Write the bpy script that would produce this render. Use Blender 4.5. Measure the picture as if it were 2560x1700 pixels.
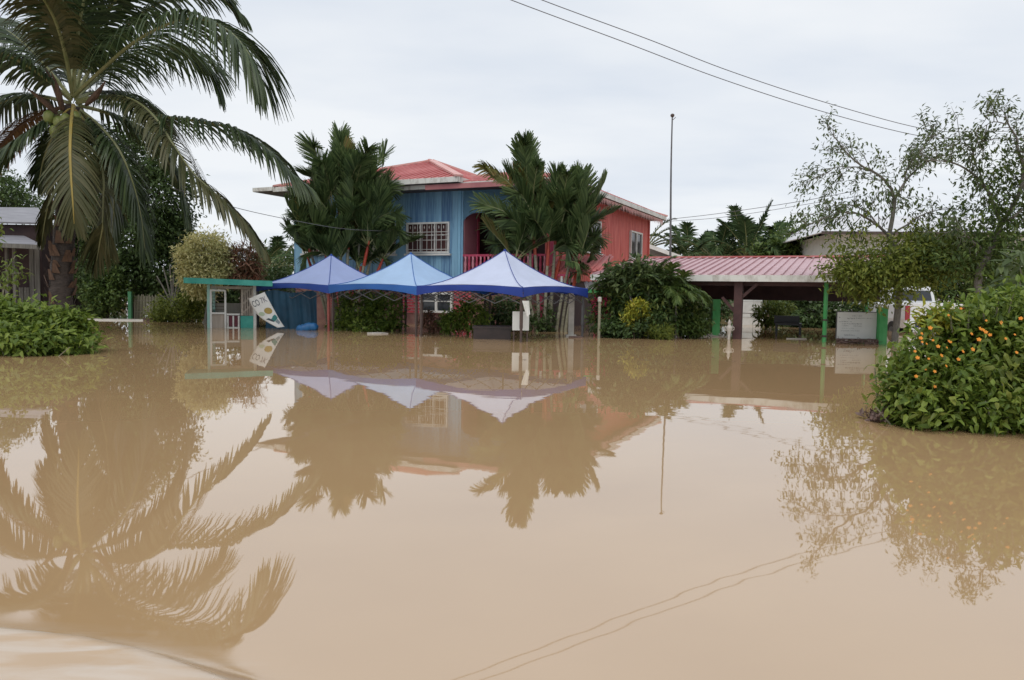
import bpy, math, random
import numpy as np
from mathutils import Vector, Matrix

rd = math.radians
random.seed(11)
rng = np.random.default_rng(11)
for o in list(bpy.data.objects):
    bpy.data.objects.remove(o)
S = bpy.context.scene
COL = S.collection

# ------------------------------------------------------------------ camera
CAMH, FPX, PITCH, ROLL = 1.10, 1900.0, math.atan(120 / 1900), 0.0155
Fw = np.array([0, math.cos(PITCH), -math.sin(PITCH)])
U0 = np.array([0, math.sin(PITCH), math.cos(PITCH)])
R0 = np.array([1.0, 0, 0])
Rt = math.cos(ROLL) * R0 + math.sin(ROLL) * U0
Up = math.cos(ROLL) * U0 - math.sin(ROLL) * R0
cam = bpy.data.cameras.new("camera")
cam.sensor_width = 36.0
cam.lens = FPX / 2560 * 36.0
cam.clip_end = 2000
cam.clip_start = 0.05
cob = bpy.data.objects.new("camera", cam)
COL.objects.link(cob)
cob.matrix_world = Matrix(((Rt[0], Up[0], -Fw[0], 0), (Rt[1], Up[1], -Fw[1], 0), (Rt[2], Up[2], -Fw[2], CAMH), (0, 0, 0, 1)))
S.camera = cob

# ------------------------------------------------------------------ sky and light (overcast)
SUN_EL, SUN_AZ = 58.0, 200.0
W = bpy.data.worlds.new("World")
S.world = W
W.use_nodes = True
nt = W.node_tree
nt.nodes.clear()
N = lambda t: nt.nodes.new(t)
out = N("ShaderNodeOutputWorld")
bg = N("ShaderNodeBackground")
bg.inputs["Strength"].default_value = 0.1
sky = N("ShaderNodeTexSky")
sky.sky_type = "NISHITA"
sky.sun_disc = False
sky.sun_elevation = rd(SUN_EL)
sky.sun_rotation = rd(SUN_AZ)
tc = N("ShaderNodeTexCoord")
sep = N("ShaderNodeSeparateXYZ")
nt.links.new(tc.outputs["Generated"], sep.inputs[0])
zadd = N("ShaderNodeMath"); zadd.operation = "ADD"; zadd.inputs[1].default_value = 0.16
zmax = N("ShaderNodeMath"); zmax.operation = "MAXIMUM"; zmax.inputs[1].default_value = 0.0
nt.links.new(sep.outputs["Z"], zmax.inputs[0])
nt.links.new(zmax.outputs[0], zadd.inputs[0])
dx = N("ShaderNodeMath"); dx.operation = "DIVIDE"
dy = N("ShaderNodeMath"); dy.operation = "DIVIDE"
nt.links.new(sep.outputs["X"], dx.inputs[0]); nt.links.new(zadd.outputs[0], dx.inputs[1])
nt.links.new(sep.outputs["Y"], dy.inputs[0]); nt.links.new(zadd.outputs[0], dy.inputs[1])
cmb = N("ShaderNodeCombineXYZ")
nt.links.new(dx.outputs[0], cmb.inputs[0]); nt.links.new(dy.outputs[0], cmb.inputs[1])
mp = N("ShaderNodeMapping"); mp.inputs["Scale"].default_value = (0.55, 0.9, 1); mp.inputs["Rotation"].default_value = (0, 0, 0.25)
nt.links.new(cmb.outputs[0], mp.inputs[0])
nz = N("ShaderNodeTexNoise"); nz.inputs["Scale"].default_value = 1.1; nz.inputs["Detail"].default_value = 5; nz.inputs["Roughness"].default_value = 0.52
nt.links.new(mp.outputs[0], nz.inputs["Vector"])
cr = N("ShaderNodeValToRGB")
cr.color_ramp.elements[0].position = 0.33; cr.color_ramp.elements[0].color = (0.79, 0.855, 0.95, 1)
cr.color_ramp.elements[1].position = 0.60; cr.color_ramp.elements[1].color = (0.985, 1.015, 1.05, 1)
nt.links.new(nz.outputs["Fac"], cr.inputs[0])
sc = N("ShaderNodeMix"); sc.data_type = "RGBA"; sc.blend_type = "MULTIPLY"; sc.clamp_result = False
sc.inputs["Factor"].default_value = 1.0
sc.inputs["B"].default_value = (9.3, 9.3, 9.3, 1)
nt.links.new(cr.outputs[0], sc.inputs["A"])
mx = N("ShaderNodeMix"); mx.data_type = "RGBA"; mx.clamp_result = False
mx.inputs["Factor"].default_value = 0.94
nt.links.new(sky.outputs[0], mx.inputs["A"])
nt.links.new(sc.outputs["Result"], mx.inputs["B"])
nt.links.new(mx.outputs["Result"], bg.inputs["Color"])
nt.links.new(bg.outputs[0], out.inputs["Surface"])

sl = bpy.data.lights.new("sun", "SUN")
sl.energy = 1.4
sl.angle = rd(40)
sl.color = (1.0, 0.97, 0.93)
so = bpy.data.objects.new("sun", sl)
COL.objects.link(so)
az, el = rd(SUN_AZ), rd(SUN_EL)
sd = Vector((math.sin(az) * math.cos(el), math.cos(az) * math.cos(el), math.sin(el)))
so.rotation_euler = sd.to_track_quat("Z", "Y").to_euler()
so.location = (0, 0, 60)
vs = S.view_settings
vs.view_transform = "Standard"; vs.look = "None"; vs.exposure = 0.0; vs.gamma = 1.0
vs.use_curve_mapping = False

# ------------------------------------------------------------------ placing
def at(px, py, Y):
    d = Fw * FPX + Rt * (px - 1280) + Up * (850 - py)
    return np.array([0, 0, CAMH]) + d * (Y / d[1])

def base(px, Y, z=0.0):
    p = at(px, 730 + (CAMH - z) * FPX / Y + ROLL * (px - 1280), Y)
    p[2] = z
    return p

# ------------------------------------------------------------------ mesh builder
def nrm(a):
    a = np.asarray(a, float)
    return a / np.maximum(np.linalg.norm(a, axis=-1, keepdims=True), 1e-9)

class MB:
    def __init__(s):
        s.v = []; s.f = []; s.n = 0
    def add(s, v, f):
        v = np.asarray(v, float).reshape(-1, 3)
        s.v.append(v)
        if isinstance(f, np.ndarray):
            s.f.extend((f + s.n).tolist())
        else:
            s.f.extend([tuple(i + s.n for i in q) for q in f])
        s.n += len(v)
        return s
    def box(s, c, size, rot=None, bev=0.0):
        x, y, z = [q / 2 for q in size]
        v = np.array([[-x, -y, -z], [x, -y, -z], [x, y, -z], [-x, y, -z], [-x, -y, z], [x, -y, z], [x, y, z], [-x, y, z]])
        if rot is not None:
            v = v @ np.array(rot).T
        return s.add(v + np.asarray(c), [(0, 3, 2, 1), (4, 5, 6, 7), (0, 1, 5, 4), (1, 2, 6, 5), (2, 3, 7, 6), (3, 0, 4, 7)])
    def bar(s, a, b, w, h=None, up=(0, 0, 1)):
        a, b = np.asarray(a, float), np.asarray(b, float)
        d = nrm(b - a); u = np.asarray(up, float)
        if abs(d @ u) > 0.98: u = np.array([0, 1.0, 0])
        sx = nrm(np.cross(d, u)); sz = np.cross(sx, d); h = h or w
        q = [sx * w / 2 + sz * h / 2, -sx * w / 2 + sz * h / 2, -sx * w / 2 - sz * h / 2, sx * w / 2 - sz * h / 2]
        v = [a + k for k in q] + [b + k for k in q]
        return s.add(v, [(0, 1, 2, 3), (7, 6, 5, 4), (0, 4, 5, 1), (1, 5, 6, 2), (2, 6, 7, 3), (3, 7, 4, 0)])
    def tube(s, pts, rad, n=8):
        pts = np.asarray(pts, float); m = len(pts)
        rad = np.broadcast_to(np.asarray(rad, float), (m,))
        T = nrm(np.gradient(pts, axis=0))
        ref = np.array([0.31, 0.95, 0.05]) if abs(T[0][2]) > 0.6 else np.array([0.05, 0.1, 1.0])
        A = nrm(np.cross(T, ref)); B = np.cross(T, A)
        th = np.linspace(0, 2 * math.pi, n, endpoint=False)
        v = pts[:, None] + rad[:, None, None] * (np.cos(th)[None, :, None] * A[:, None] + np.sin(th)[None, :, None] * B[:, None])
        f = []
        for i in range(m - 1):
            for j in range(n):
                k = (j + 1) % n
                f.append((i * n + j, i * n + k, (i + 1) * n + k, (i + 1) * n + j))
        f.append(tuple(range(n))[::-1]); f.append(tuple((m - 1) * n + j for j in range(n)))
        return s.add(v.reshape(-1, 3), f)
    def lathe(s, c, prof, n=16):
        c = np.asarray(c, float)
        return s.tube([c + [0, 0, z] for r, z in prof], [r for r, z in prof], n)
    def slab(s, quad, t):
        """a flat polygon given thickness t along its normal"""
        q = np.asarray(quad, float); n = nrm(np.cross(q[1] - q[0], q[2] - q[0])); k = len(q)
        f = [tuple(range(k)), tuple(range(2 * k - 1, k - 1, -1))]
        for i in range(k):
            j = (i + 1) % k
            f.append((i, i + k, j + k, j))
        return s.add(np.vstack([q, q - n * t]), f)
    def leaves4(s, P, D, Nn, L, Wd, fold=0.12):
        D = nrm(D); Wv = nrm(np.cross(D, Nn)); Nn = np.cross(Wv, D)
        L = np.asarray(L)[:, None]; Wd = np.asarray(Wd)[:, None]
        m = P + D * L * 0.42 + Nn * L * fold * 0.6
        tip = P + D * L - Nn * L * fold * 0.6
        v = np.stack([P, m + Wv * Wd / 2, tip, m - Wv * Wd / 2], 1).reshape(-1, 3)
        return s.add(v, np.arange(len(P) * 4).reshape(-1, 4))
    def leaves6(s, P, D, Nn, L, Wd, droop=0.25):
        D = nrm(D); Wv = nrm(np.cross(D, Nn)); Nn = np.cross(Wv, D)
        L = np.asarray(L)[:, None]; Wd = np.asarray(Wd)[:, None]
        a = P + D * L * 0.3 + Nn * L * 0.05; b = P + D * L * 0.66 - Nn * L * droop * 0.35
        tip = P + D * L - Nn * L * droop
        up = Nn * Wd * 0.14
        v = np.stack([P, a + Wv * Wd * .46 + up, b + Wv * Wd * .38 + up, tip, b - Wv * Wd * .38 + up, a - Wv * Wd * .46 + up, a, b], 1).reshape(-1, 3)
        n = len(P); k = (np.arange(n) * 8)[:, None]
        q = np.concatenate([k + np.array([0, 1, 6, 6])[None], ], 0)
        f = []
        for i in range(n):
            o = i * 8
            f += [(o, o + 1, o + 6), (o, o + 6, o + 5), (o + 1, o + 2, o + 7, o + 6), (o + 6, o + 7, o + 4, o + 5), (o + 2, o + 3, o + 7), (o + 7, o + 3, o + 4)]
        return s.add(v, f)
    def mesh(s, name, mat, smooth=False):
        me = bpy.data.meshes.new(name)
        v = np.vstack(s.v) if s.v else np.zeros((0, 3))
        me.from_pydata(v.tolist(), [], s.f)
        if smooth:
            me.polygons.foreach_set("use_smooth", [True] * len(me.polygons))
        if mat is not None: me.materials.append(mat)
        me.update()
        return me
    def build(s, name, mat, parent=None, smooth=False, world=False, origin=None, loc=None):
        """world=True: vertices are world coordinates and the parents carry translations only"""
        off = np.zeros(3)
        if world:
            p = parent
            while p is not None:
                off += np.array(p.location); p = p.parent
        if origin is not None:
            s.v = [a - np.asarray(origin) for a in s.v]
            o = bpy.data.objects.new(name, s.mesh(name, mat, smooth))
            o.location = origin
        else:
            if world: s.v = [a - off for a in s.v]
            o = bpy.data.objects.new(name, s.mesh(name, mat, smooth))
        COL.objects.link(o)
        if parent is not None: o.parent = parent
        if loc is not None: o.location = tuple(float(q) for q in loc)
        return o

def link(name, me, parent=None, loc=(0, 0, 0), rz=0.0):
    o = bpy.data.objects.new(name, me); COL.objects.link(o)
    o.location = loc; o.rotation_euler = (0, 0, rz)
    if parent is not None: o.parent = parent
    return o

def tag(o, label, cat, group=None):
    o["label"] = label; o["category"] = cat
    if group: o["group"] = group
    return o

def thing(name, label, cat, loc=(0, 0, 0), rz=0.0, group=None):
    o = bpy.data.objects.new(name, None); COL.objects.link(o)
    o.location = tuple(float(q) for q in loc); o.rotation_euler = (0, 0, rz)
    o.empty_display_size = 0.2
    return tag(o, label, cat, group)

# ------------------------------------------------------------------ materials
def material(name, c1, c2=None, rough=0.6, scale=4.0, stretch=(1, 1, 1), bump=0.0, bscale=None, metal=0.0, spec=0.5, coords="Object", detail=4, lo=.35, hi=.65, randobj=0.0):
    m = bpy.data.materials.new(name); m.use_nodes = True
    t = m.node_tree; b = t.nodes["Principled BSDF"]
    b.inputs["Roughness"].default_value = rough; b.inputs["Metallic"].default_value = metal
    b.inputs["Specular IOR Level"].default_value = spec
    b.inputs["Base Color"].default_value = (*c1, 1)
    if c2 is not None or bump:
        co = t.nodes.new("ShaderNodeTexCoord"); mpn = t.nodes.new("ShaderNodeMapping")
        mpn.inputs["Scale"].default_value = stretch
        t.links.new(co.outputs[coords], mpn.inputs[0])
        n = t.nodes.new("ShaderNodeTexNoise"); n.inputs["Scale"].default_value = scale; n.inputs["Detail"].default_value = detail
        n.inputs["Roughness"].default_value = 0.62
        t.links.new(mpn.outputs[0], n.inputs["Vector"])
        if c2 is not None:
            r = t.nodes.new("ShaderNodeValToRGB")
            r.color_ramp.elements[0].position = lo; r.color_ramp.elements[0].color = (*c1, 1)
            r.color_ramp.elements[1].position = hi; r.color_ramp.elements[1].color = (*c2, 1)
            if randobj:
                oi = t.nodes.new("ShaderNodeObjectInfo"); ma = t.nodes.new("ShaderNodeMath"); ma.operation = "MULTIPLY_ADD"
                ma.inputs[1].default_value = randobj; ma.inputs[2].default_value = -randobj / 2
                ad = t.nodes.new("ShaderNodeMath"); ad.operation = "ADD"
                t.links.new(oi.outputs["Random"], ma.inputs[0]); t.links.new(ma.outputs[0], ad.inputs[0]); t.links.new(n.outputs["Fac"], ad.inputs[1])
                t.links.new(ad.outputs[0], r.inputs[0])
            else:
                t.links.new(n.outputs["Fac"], r.inputs[0])
            t.links.new(r.outputs[0], b.inputs["Base Color"])
        if bump:
            bp = t.nodes.new("ShaderNodeBump"); bp.inputs["Strength"].default_value = bump; bp.inputs["Distance"].default_value = 0.02
            n2 = n
            if bscale:
                n2 = t.nodes.new("ShaderNodeTexNoise"); n2.inputs["Scale"].default_value = bscale; n2.inputs["Detail"].default_value = 4
                t.links.new(mpn.outputs[0], n2.inputs["Vector"])
            t.links.new(n2.outputs["Fac"], bp.inputs["Height"]); t.links.new(bp.outputs[0], b.inputs["Normal"])
    return m

def leafmat(name, cols, trans=0.22, rough=0.45, spec=0.35):
    """each leaf takes its own tone; light passes through thin leaves"""
    m = bpy.data.materials.new(name); m.use_nodes = True
    t = m.node_tree; b = t.nodes["Principled BSDF"]; o = t.nodes["Material Output"]
    g = t.nodes.new("ShaderNodeNewGeometry"); r = t.nodes.new("ShaderNodeValToRGB")
    e = r.color_ramp.elements
    while len(e) < len(cols): e.new(0.5)
    for i, c in enumerate(cols):
        e[i].position = i / max(1, len(cols) - 1); e[i].color = (*c, 1)
    t.links.new(g.outputs["Random Per Island"], r.inputs[0])
    t.links.new(r.outputs[0], b.inputs["Base Color"])
    b.inputs["Roughness"].default_value = rough; b.inputs["Specular IOR Level"].default_value = spec
    tr = t.nodes.new("ShaderNodeBsdfTranslucent"); mxs = t.nodes.new("ShaderNodeMixShader"); mxs.inputs[0].default_value = trans
    t.links.new(r.outputs[0], tr.inputs["Color"])
    t.links.new(b.outputs[0], mxs.inputs[1]); t.links.new(tr.outputs[0], mxs.inputs[2]); t.links.new(mxs.outputs[0], o.inputs["Surface"])
    return m

M = {}
M["white_paint"] = material("white_paint", (.72, .72, .69), (.55, .54, .50), .5, 3.0, lo=.4, hi=.8)
M["fascia"] = material("fascia_paint", (.66, .66, .62), (.34, .31, .27), .55, 2.4, (2, 2, 1), lo=.48, hi=.75)
M["roof_red"] = material("red_metal_roof", (.44, .105, .10), (.62, .25, .24), .42, .8, detail=8, lo=.32, hi=.66)
M["roof_pink"] = material("faded_pink_roof", (.44, .245, .265), (.56, .375, .40), .42, .9, (1, 5, 1), lo=.3, hi=.7)
M["roof_ridge"] = material("ridge_cap", (.62, .30, .27), (.66, .40, .36), .5, 2)
M["blue_wood"] = material("blue_board_paint", (.075, .17, .32), (.22, .42, .58), .65, 1.3, (9, 9, .55), lo=.34, hi=.56, randobj=.22)
M["blue_wall"] = material("blue_wall_paint", (.18, .39, .56), (.24, .46, .63), .6, 1.5)
M["red_wall"] = material("red_cladding_paint", (.50, .085, .07), (.70, .19, .155), .55, 2.5, (6, 6, .4), lo=.3, hi=.7)
M["pink_wall"] = material("pink_wall_paint", (.52, .20, .26), (.58, .26, .30), .6, 1.5)
M["crimson"] = material("crimson_paint", (.40, .035, .09), (.50, .07, .13), .5, 4)
M["dark_pink"] = material("dull_pink_fascia", (.34, .12, .13), (.42, .17, .17), .6, 2)
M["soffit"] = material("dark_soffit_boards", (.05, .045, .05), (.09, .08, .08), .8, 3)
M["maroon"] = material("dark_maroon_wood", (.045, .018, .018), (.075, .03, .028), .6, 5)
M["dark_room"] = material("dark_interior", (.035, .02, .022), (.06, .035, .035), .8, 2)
M["glass_dark"] = material("dark_window_glass", (.03, .034, .04), None, .08, spec=.6)
M["curtain"] = material("maroon_curtain", (.035, .012, .012), (.08, .025, .022), .7, 2, (14, 14, 1))
M["brick"] = material("red_brick_paint", (.42, .045, .07), (.52, .09, .11), .7, 9)
M["mortar"] = material("white_mortar", (.62, .58, .56), (.50, .46, .44), .8, 7)
M["lower_wall"] = material("lower_wall_shaded", (.20, .09, .08), (.27, .15, .13), .8, 2)  # brick red darkened in the colour itself, for the shade behind the tents
M["grey_wood"] = material("weathered_grey_wood", (.10, .095, .085), (.18, .172, .155), .85, 2, (10, 10, .7), bump=.3)
M["zinc"] = material("old_zinc_roof", (.17, .165, .185), (.26, .255, .28), .5, 1.6, (1, 4, 1))
M["turq"] = material("turquoise_paint", (.03, .30, .25), (.07, .40, .33), .55, 3)
M["turq_light"] = material("pale_turquoise_paint", (.25, .50, .45), (.38, .58, .52), .55, 3)
M["cream_wood"] = material("cream_board", (.36, .31, .26), (.45, .39, .33), .7, 2, (12, 12, .8))
M["tarp"] = material("dark_blue_tarp", (.006, .045, .085), (.01, .07, .13), .6, 2.5, bump=.4)
M["tarp_bright"] = material("blue_tarp_bundle", (.012, .10, .27), (.02, .15, .36), .45, 5, bump=.6)
M["green_paint"] = material("green_post_paint", (.05, .33, .09), (.10, .42, .14), .5, 3, (2, 2, .7))
M["green_dull"] = material("dull_green_post_paint", (.035, .16, .075), (.06, .22, .10), .6, 3)
M["wine"] = material("wine_red_panel", (.10, .015, .03), (.15, .03, .045), .6, 4)
M["steel"] = material("grey_steel", (.10, .10, .105), (.15, .15, .155), .55, 5, metal=.3)
M["rust_red"] = material("red_rusty_pole", (.30, .06, .05), (.38, .12, .10), .6, 8)
M["dark_steel"] = material("dark_brown_pole", (.06, .04, .035), (.10, .07, .06), .6, 8)
M["concrete"] = material("pale_concrete", (.40, .38, .33), (.52, .50, .45), .8, 5, bump=.2)
M["sign_white"] = material("sign_board_white", (.56, .57, .54), (.64, .65, .62), .45, 2)
M["ink"] = material("sign_ink", (.10, .11, .12), None, .6)
M["black"] = material("black_plastic", (.012, .012, .013), None, .4)
M["wire"] = material("cable_black", (.12, .12, .13), None, .6)
M["wet_dark"] = material("wet_dark_wood", (.022, .014, .013), (.04, .025, .022), .35, 6)
M["flotsam"] = material("floating_debris", (.11, .07, .06), (.20, .13, .11), .7, 9, bump=.5)
M["plank_pale"] = material("pale_floating_wood", (.55, .52, .47), (.42, .38, .33), .6, 6)
M["bark"] = material("brown_bark", (.06, .045, .032), (.11, .085, .065), .9, 7, (3, 3, 1), bump=.6)
M["bark_grey"] = material("grey_bark", (.13, .12, .105), (.21, .195, .17), .9, 7, (2, 2, 1), bump=.5)
M["palm_bark"] = material("coconut_bark", (.034, .027, .023), (.068, .053, .046), .9, 5, (2, 2, 7), bump=.8)
M["cane"] = material("grey_green_cane", (.20, .19, .13), (.30, .29, .21), .7, 4, (1, 1, 6))
M["cane_red"] = material("red_crownshaft", (.33, .035, .02), (.42, .07, .03), .4, 4)
M["rachis_y"] = material("yellow_rachis", (.36, .26, .05), (.30, .24, .07), .5, 6)
M["rachis_g"] = material("green_rachis", (.17, .19, .07), (.24, .24, .11), .5, 6)
M["spathe"] = material("dry_brown_spathe", (.075, .045, .030), (.13, .078, .052), .85, 6, (3, 3, 1))
M["coconut"] = material("green_coconut", (.12, .17, .035), (.22, .24, .07), .45, 5)
M["car_white"] = material("white_car_paint", (.74, .75, .76), None, .22, spec=.6)
M["tail_red"] = material("tail_lamp_red", (.30, .015, .02), None, .15, spec=.6)
M["tyre"] = material("tyre_rubber", (.02, .02, .02), None, .8)
M["white_roof"] = material("pale_metal_roof", (.56, .56, .58), (.66, .66, .68), .5, 1.2)
M["plate_blue"] = material("dark_blue_plate", (.02, .025, .10), None, .4)
M["ground"] = material("muddy_ground", (.09, .065, .035), (.12, .10, .05), .9, .6, coords="Generated")

L = {}
L["coco"] = leafmat("coconut_leaflet", [(.024, .042, .016), (.044, .072, .025), (.075, .108, .038)], .24, .42, .4)
L["coco_old"] = leafmat("old_coconut_leaflet", [(.045, .055, .020), (.070, .075, .027), (.095, .090, .036)], .16, .5)
L["coco_dead"] = leafmat("dead_coconut_leaflet", [(.10, .055, .025), (.15, .085, .04), (.19, .12, .06)], .12, .7, .2)
L["lip"] = leafmat("red_stem_palm_leaflet", [(.036, .064, .022), (.085, .135, .046), (.16, .22, .08)], .35, .45, .35)
L["lip_y"] = leafmat("yellowing_palm_leaflet", [(.10, .12, .03), (.16, .16, .04), (.20, .13, .04)], .2, .5)
L["dark"] = leafmat("dark_tree_leaf", [(.034, .060, .018), (.062, .105, .030), (.105, .16, .05)], .32)
L["mid"] = leafmat("mid_green_leaf", [(.048, .085, .020), (.088, .14, .032), (.145, .20, .05)], .36)
L["bush"] = leafmat("fresh_bush_leaf", [(.075, .125, .018), (.15, .22, .034), (.26, .33, .06)], .4)
L["var"] = leafmat("cream_variegated_leaf", [(.38, .37, .15), (.60, .55, .26), (.74, .68, .36), (.46, .46, .19)], .25)
L["olive"] = leafmat("olive_leaf", [(.085, .12, .020), (.17, .21, .036), (.27, .30, .062)], .42)
L["grey"] = leafmat("grey_green_leaf", [(.055, .085, .032), (.09, .13, .045), (.14, .18, .065)], .35)
L["yellow"] = leafmat("yellow_croton_leaf", [(.30, .30, .03), (.42, .38, .04), (.22, .28, .03), (.48, .40, .06)], .25)
L["redleaf"] = leafmat("reddish_leaf", [(.14, .05, .03), (.22, .09, .05), (.10, .08, .035), (.28, .14, .09)], .2)
L["magenta"] = leafmat("magenta_flower", [(.45, .02, .09), (.55, .05, .14), (.38, .02, .06)], .2)
L["orange"] = leafmat("orange_flower", [(.78, .26, .02), (.85, .36, .04), (.70, .20, .02)], .25)
L["garden"] = leafmat("garden_leaf", [(.032, .060, .020), (.066, .115, .032), (.12, .18, .046), (.19, .22, .055)], .35)
L["far"] = leafmat("far_leaf", [(.034, .060, .026), (.060, .098, .040), (.09, .135, .055)], .3, .75, .1)
L["yg"] = leafmat("yellow_green_leaf", [(.09, .14, .025), (.14, .19, .035), (.19, .23, .05)], .25)

# ------------------------------------------------------------------ foliage helpers
def unit(n):
    return nrm(rng.normal(size=(n, 3)))

def clumps(center, radii, nclump, shell=0.55, zcut=None):
    d = unit(nclump)
    r = shell + (1 - shell) * rng.random((nclump, 1)) ** 0.6
    c = np.asarray(center) + d * r * np.asarray(radii)
    if zcut is not None:
        c = c[c[:, 2] > zcut]
    return c

def scatter(mb, C, nleaf, clump_r, Ln, Wn, center=None, down=0.35, outw=0.6, six=False, zmin=0.0, flat=1.0):
    """leaf clumps of nleaf leaves about every point of C"""
    C = np.asarray(C); n = len(C) * nleaf
    P = np.repeat(C, nleaf, 0) + rng.normal(size=(n, 3)) * np.array([1, 1, flat]) * clump_r * 0.55
    ce = np.asarray(center if center is not None else C.mean(0))
    o = nrm(P - ce)
    D = unit(n) + o * outw + np.array([0, 0, -down])
    Nn = unit(n) * 0.7 + np.array([0, 0, 1.0]) + o * 0.3
    keep = P[:, 2] > zmin
    P, D, Nn = P[keep], D[keep], Nn[keep]
    s = rng.uniform(.65, 1.25, len(P))
    (mb.leaves6 if six else mb.leaves4)(P, D, Nn, Ln * s, Wn * s * rng.uniform(.8, 1.2, len(P)))
    return mb

def catmull(P, m):
    P = np.asarray(P, float)
    P = np.vstack([2 * P[0] - P[1], P, 2 * P[-1] - P[-2]])
    k = len(P) - 3
    t = np.linspace(0, k - 1e-6, m); i = t.astype(int); u = (t - i)[:, None]
    a, b, c, d = P[i], P[i + 1], P[i + 2], P[i + 3]
    return 0.5 * (2 * b + (c - a) * u + (2 * a - 5 * b + 4 * c - d) * u ** 2 + (3 * b - a - 3 * c + d) * u ** 3)

def frond(ml, mr, pts, n=48, Lmax=0.9, Wd=0.045, hang=0.6, t0=0.14, a0=72, a1=22, V=0.25, rad=0.03, seg=3, side=None, prof=0.55, tipw=0.15):
    """one feather palm leaf: rachis tube into mr, leaflets (strips of seg quads) into ml"""
    C = catmull(pts, n + 8); T = nrm(np.gradient(C, axis=0))
    s = np.linspace(0, 1, len(C))
    if mr is not None:
        mr.tube(C[::3], np.linspace(rad, rad * 0.15, len(C[::3])), 5)
    k = np.where(s >= t0)[0]
    Ck, Tk, tk = C[k], T[k], (s[k] - t0) / (1 - t0)
    if side is None:
        Sd = np.cross(Tk, [0, 0, 1.0])
        bad = np.linalg.norm(Sd, axis=1) < 0.15
        Sd = nrm(Sd)
        if bad.any() and not bad.all():
            Sd[bad] = Sd[~bad].mean(0)
        Sd = nrm(Sd)
    else:
        Sd = nrm(np.asarray(side, float) - Tk * (Tk @ np.asarray(side, float))[:, None])
    Nk = np.cross(Sd, Tk)
    m = len(k)
    for sg in (-1, 1):
        jt = rng.normal(size=m) * 0.06
        ang = np.radians(a0 + (a1 - a0) * tk ** 1.2) + jt
        Ld = Lmax * (np.sin(np.pi * np.clip(0.10 + 0.84 * tk, 0, 1)) ** prof) * rng.uniform(.85, 1.1, m)
        d0 = sg * Sd * np.sin(ang)[:, None] + Tk * np.cos(ang)[:, None] + Nk * V
        d0 = nrm(d0 + rng.normal(size=(m, 3)) * 0.05)
        p = Ck + Tk * rng.uniform(-.01, .01, (m, 1)); rows = []
        hg = hang * rng.uniform(.7, 1.25, m)[:, None]
        for q in range(seg + 1):
            u = q / seg
            d = nrm(d0 + np.array([0, 0, -1.0]) * hg * u * 1.6)
            wv = nrm(Tk - d * np.sum(Tk * d, 1)[:, None])
            w = Wd * np.interp(u, [0, .25, .7, 1], [.55, 1, .75, tipw])
            rows.append(p - wv * w / 2); rows.append(p + wv * w / 2)
            p = p + d * (Ld / seg)[:, None]
        v = np.stack(rows, 1).reshape(-1, 3)
        st = 2 * (seg + 1)
        o = (np.arange(m) * st)[:, None]
        for q in range(seg):
            if q == 0: f = o + np.array([0, 1, 3, 2])
            else: f = np.vstack([f, o + np.array([2 * q, 2 * q + 1, 2 * q + 3, 2 * q + 2])])
        ml.add(v, f)

def limb(mb, pts, r0, r1, n=7, m=14, wob=0.0):
    c = catmull(pts, m)
    if wob: c[1:-1] += rng.normal(size=(m - 2, 3)) * wob
    mb.tube(c, np.linspace(r0, r1, m), n)
    return c

def twigs(mb, C, depth, length, r, tips, spread=0.7, up=0.1):
    """side twigs that fork again, along the point list C"""
    for p, d in C:
        ln = length * random.uniform(.6, 1.2)
        dd = nrm(np.asarray(d) + rng.normal(size=3) * spread + np.array([0, 0, up]))
        q1 = p + dd * ln * .5 + rng.normal(size=3) * ln * .06
        q2 = q1 + nrm(dd + rng.normal(size=3) * .3 + [0, 0, up * .5]) * ln * .5
        mb.tube([p, q1, q2], [r, r * .75, r * .45], 4)
        tips.append(q2); tips.append(q1)
        if depth > 0:
            twigs(mb, [(q1, dd), (q2, dd), (q2, dd)], depth - 1, length * .62, r * .55, tips, spread, up)

# ------------------------------------------------------------------ setting: ground, water
def structure(o):
    o["kind"] = "structure"; return o

mb = MB()
gx = np.concatenate([np.linspace(-400, -60, 8), np.linspace(-45, 45, 31), np.linspace(60, 400, 8)])
gy = np.concatenate([np.linspace(-200, -20, 6), np.linspace(-8, 60, 24), np.linspace(66, 90, 7), np.linspace(120, 900, 7)])
X, Y = np.meshgrid(gx, gy)
Z = -1.0 + 0.08 * np.sin(X * .7) * np.cos(Y * .55) + np.clip((Y - 62) / 14, 0, 1) * 1.35
v = np.stack([X, Y, Z], -1).reshape(-1, 3); nx = len(gx)
f = [(j * nx + i, j * nx + i + 1, (j + 1) * nx + i + 1, (j + 1) * nx + i) for j in range(len(gy) - 1) for i in range(nx - 1)]
structure(mb.add(v, f).build("ground", M["ground"], smooth=True))

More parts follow.
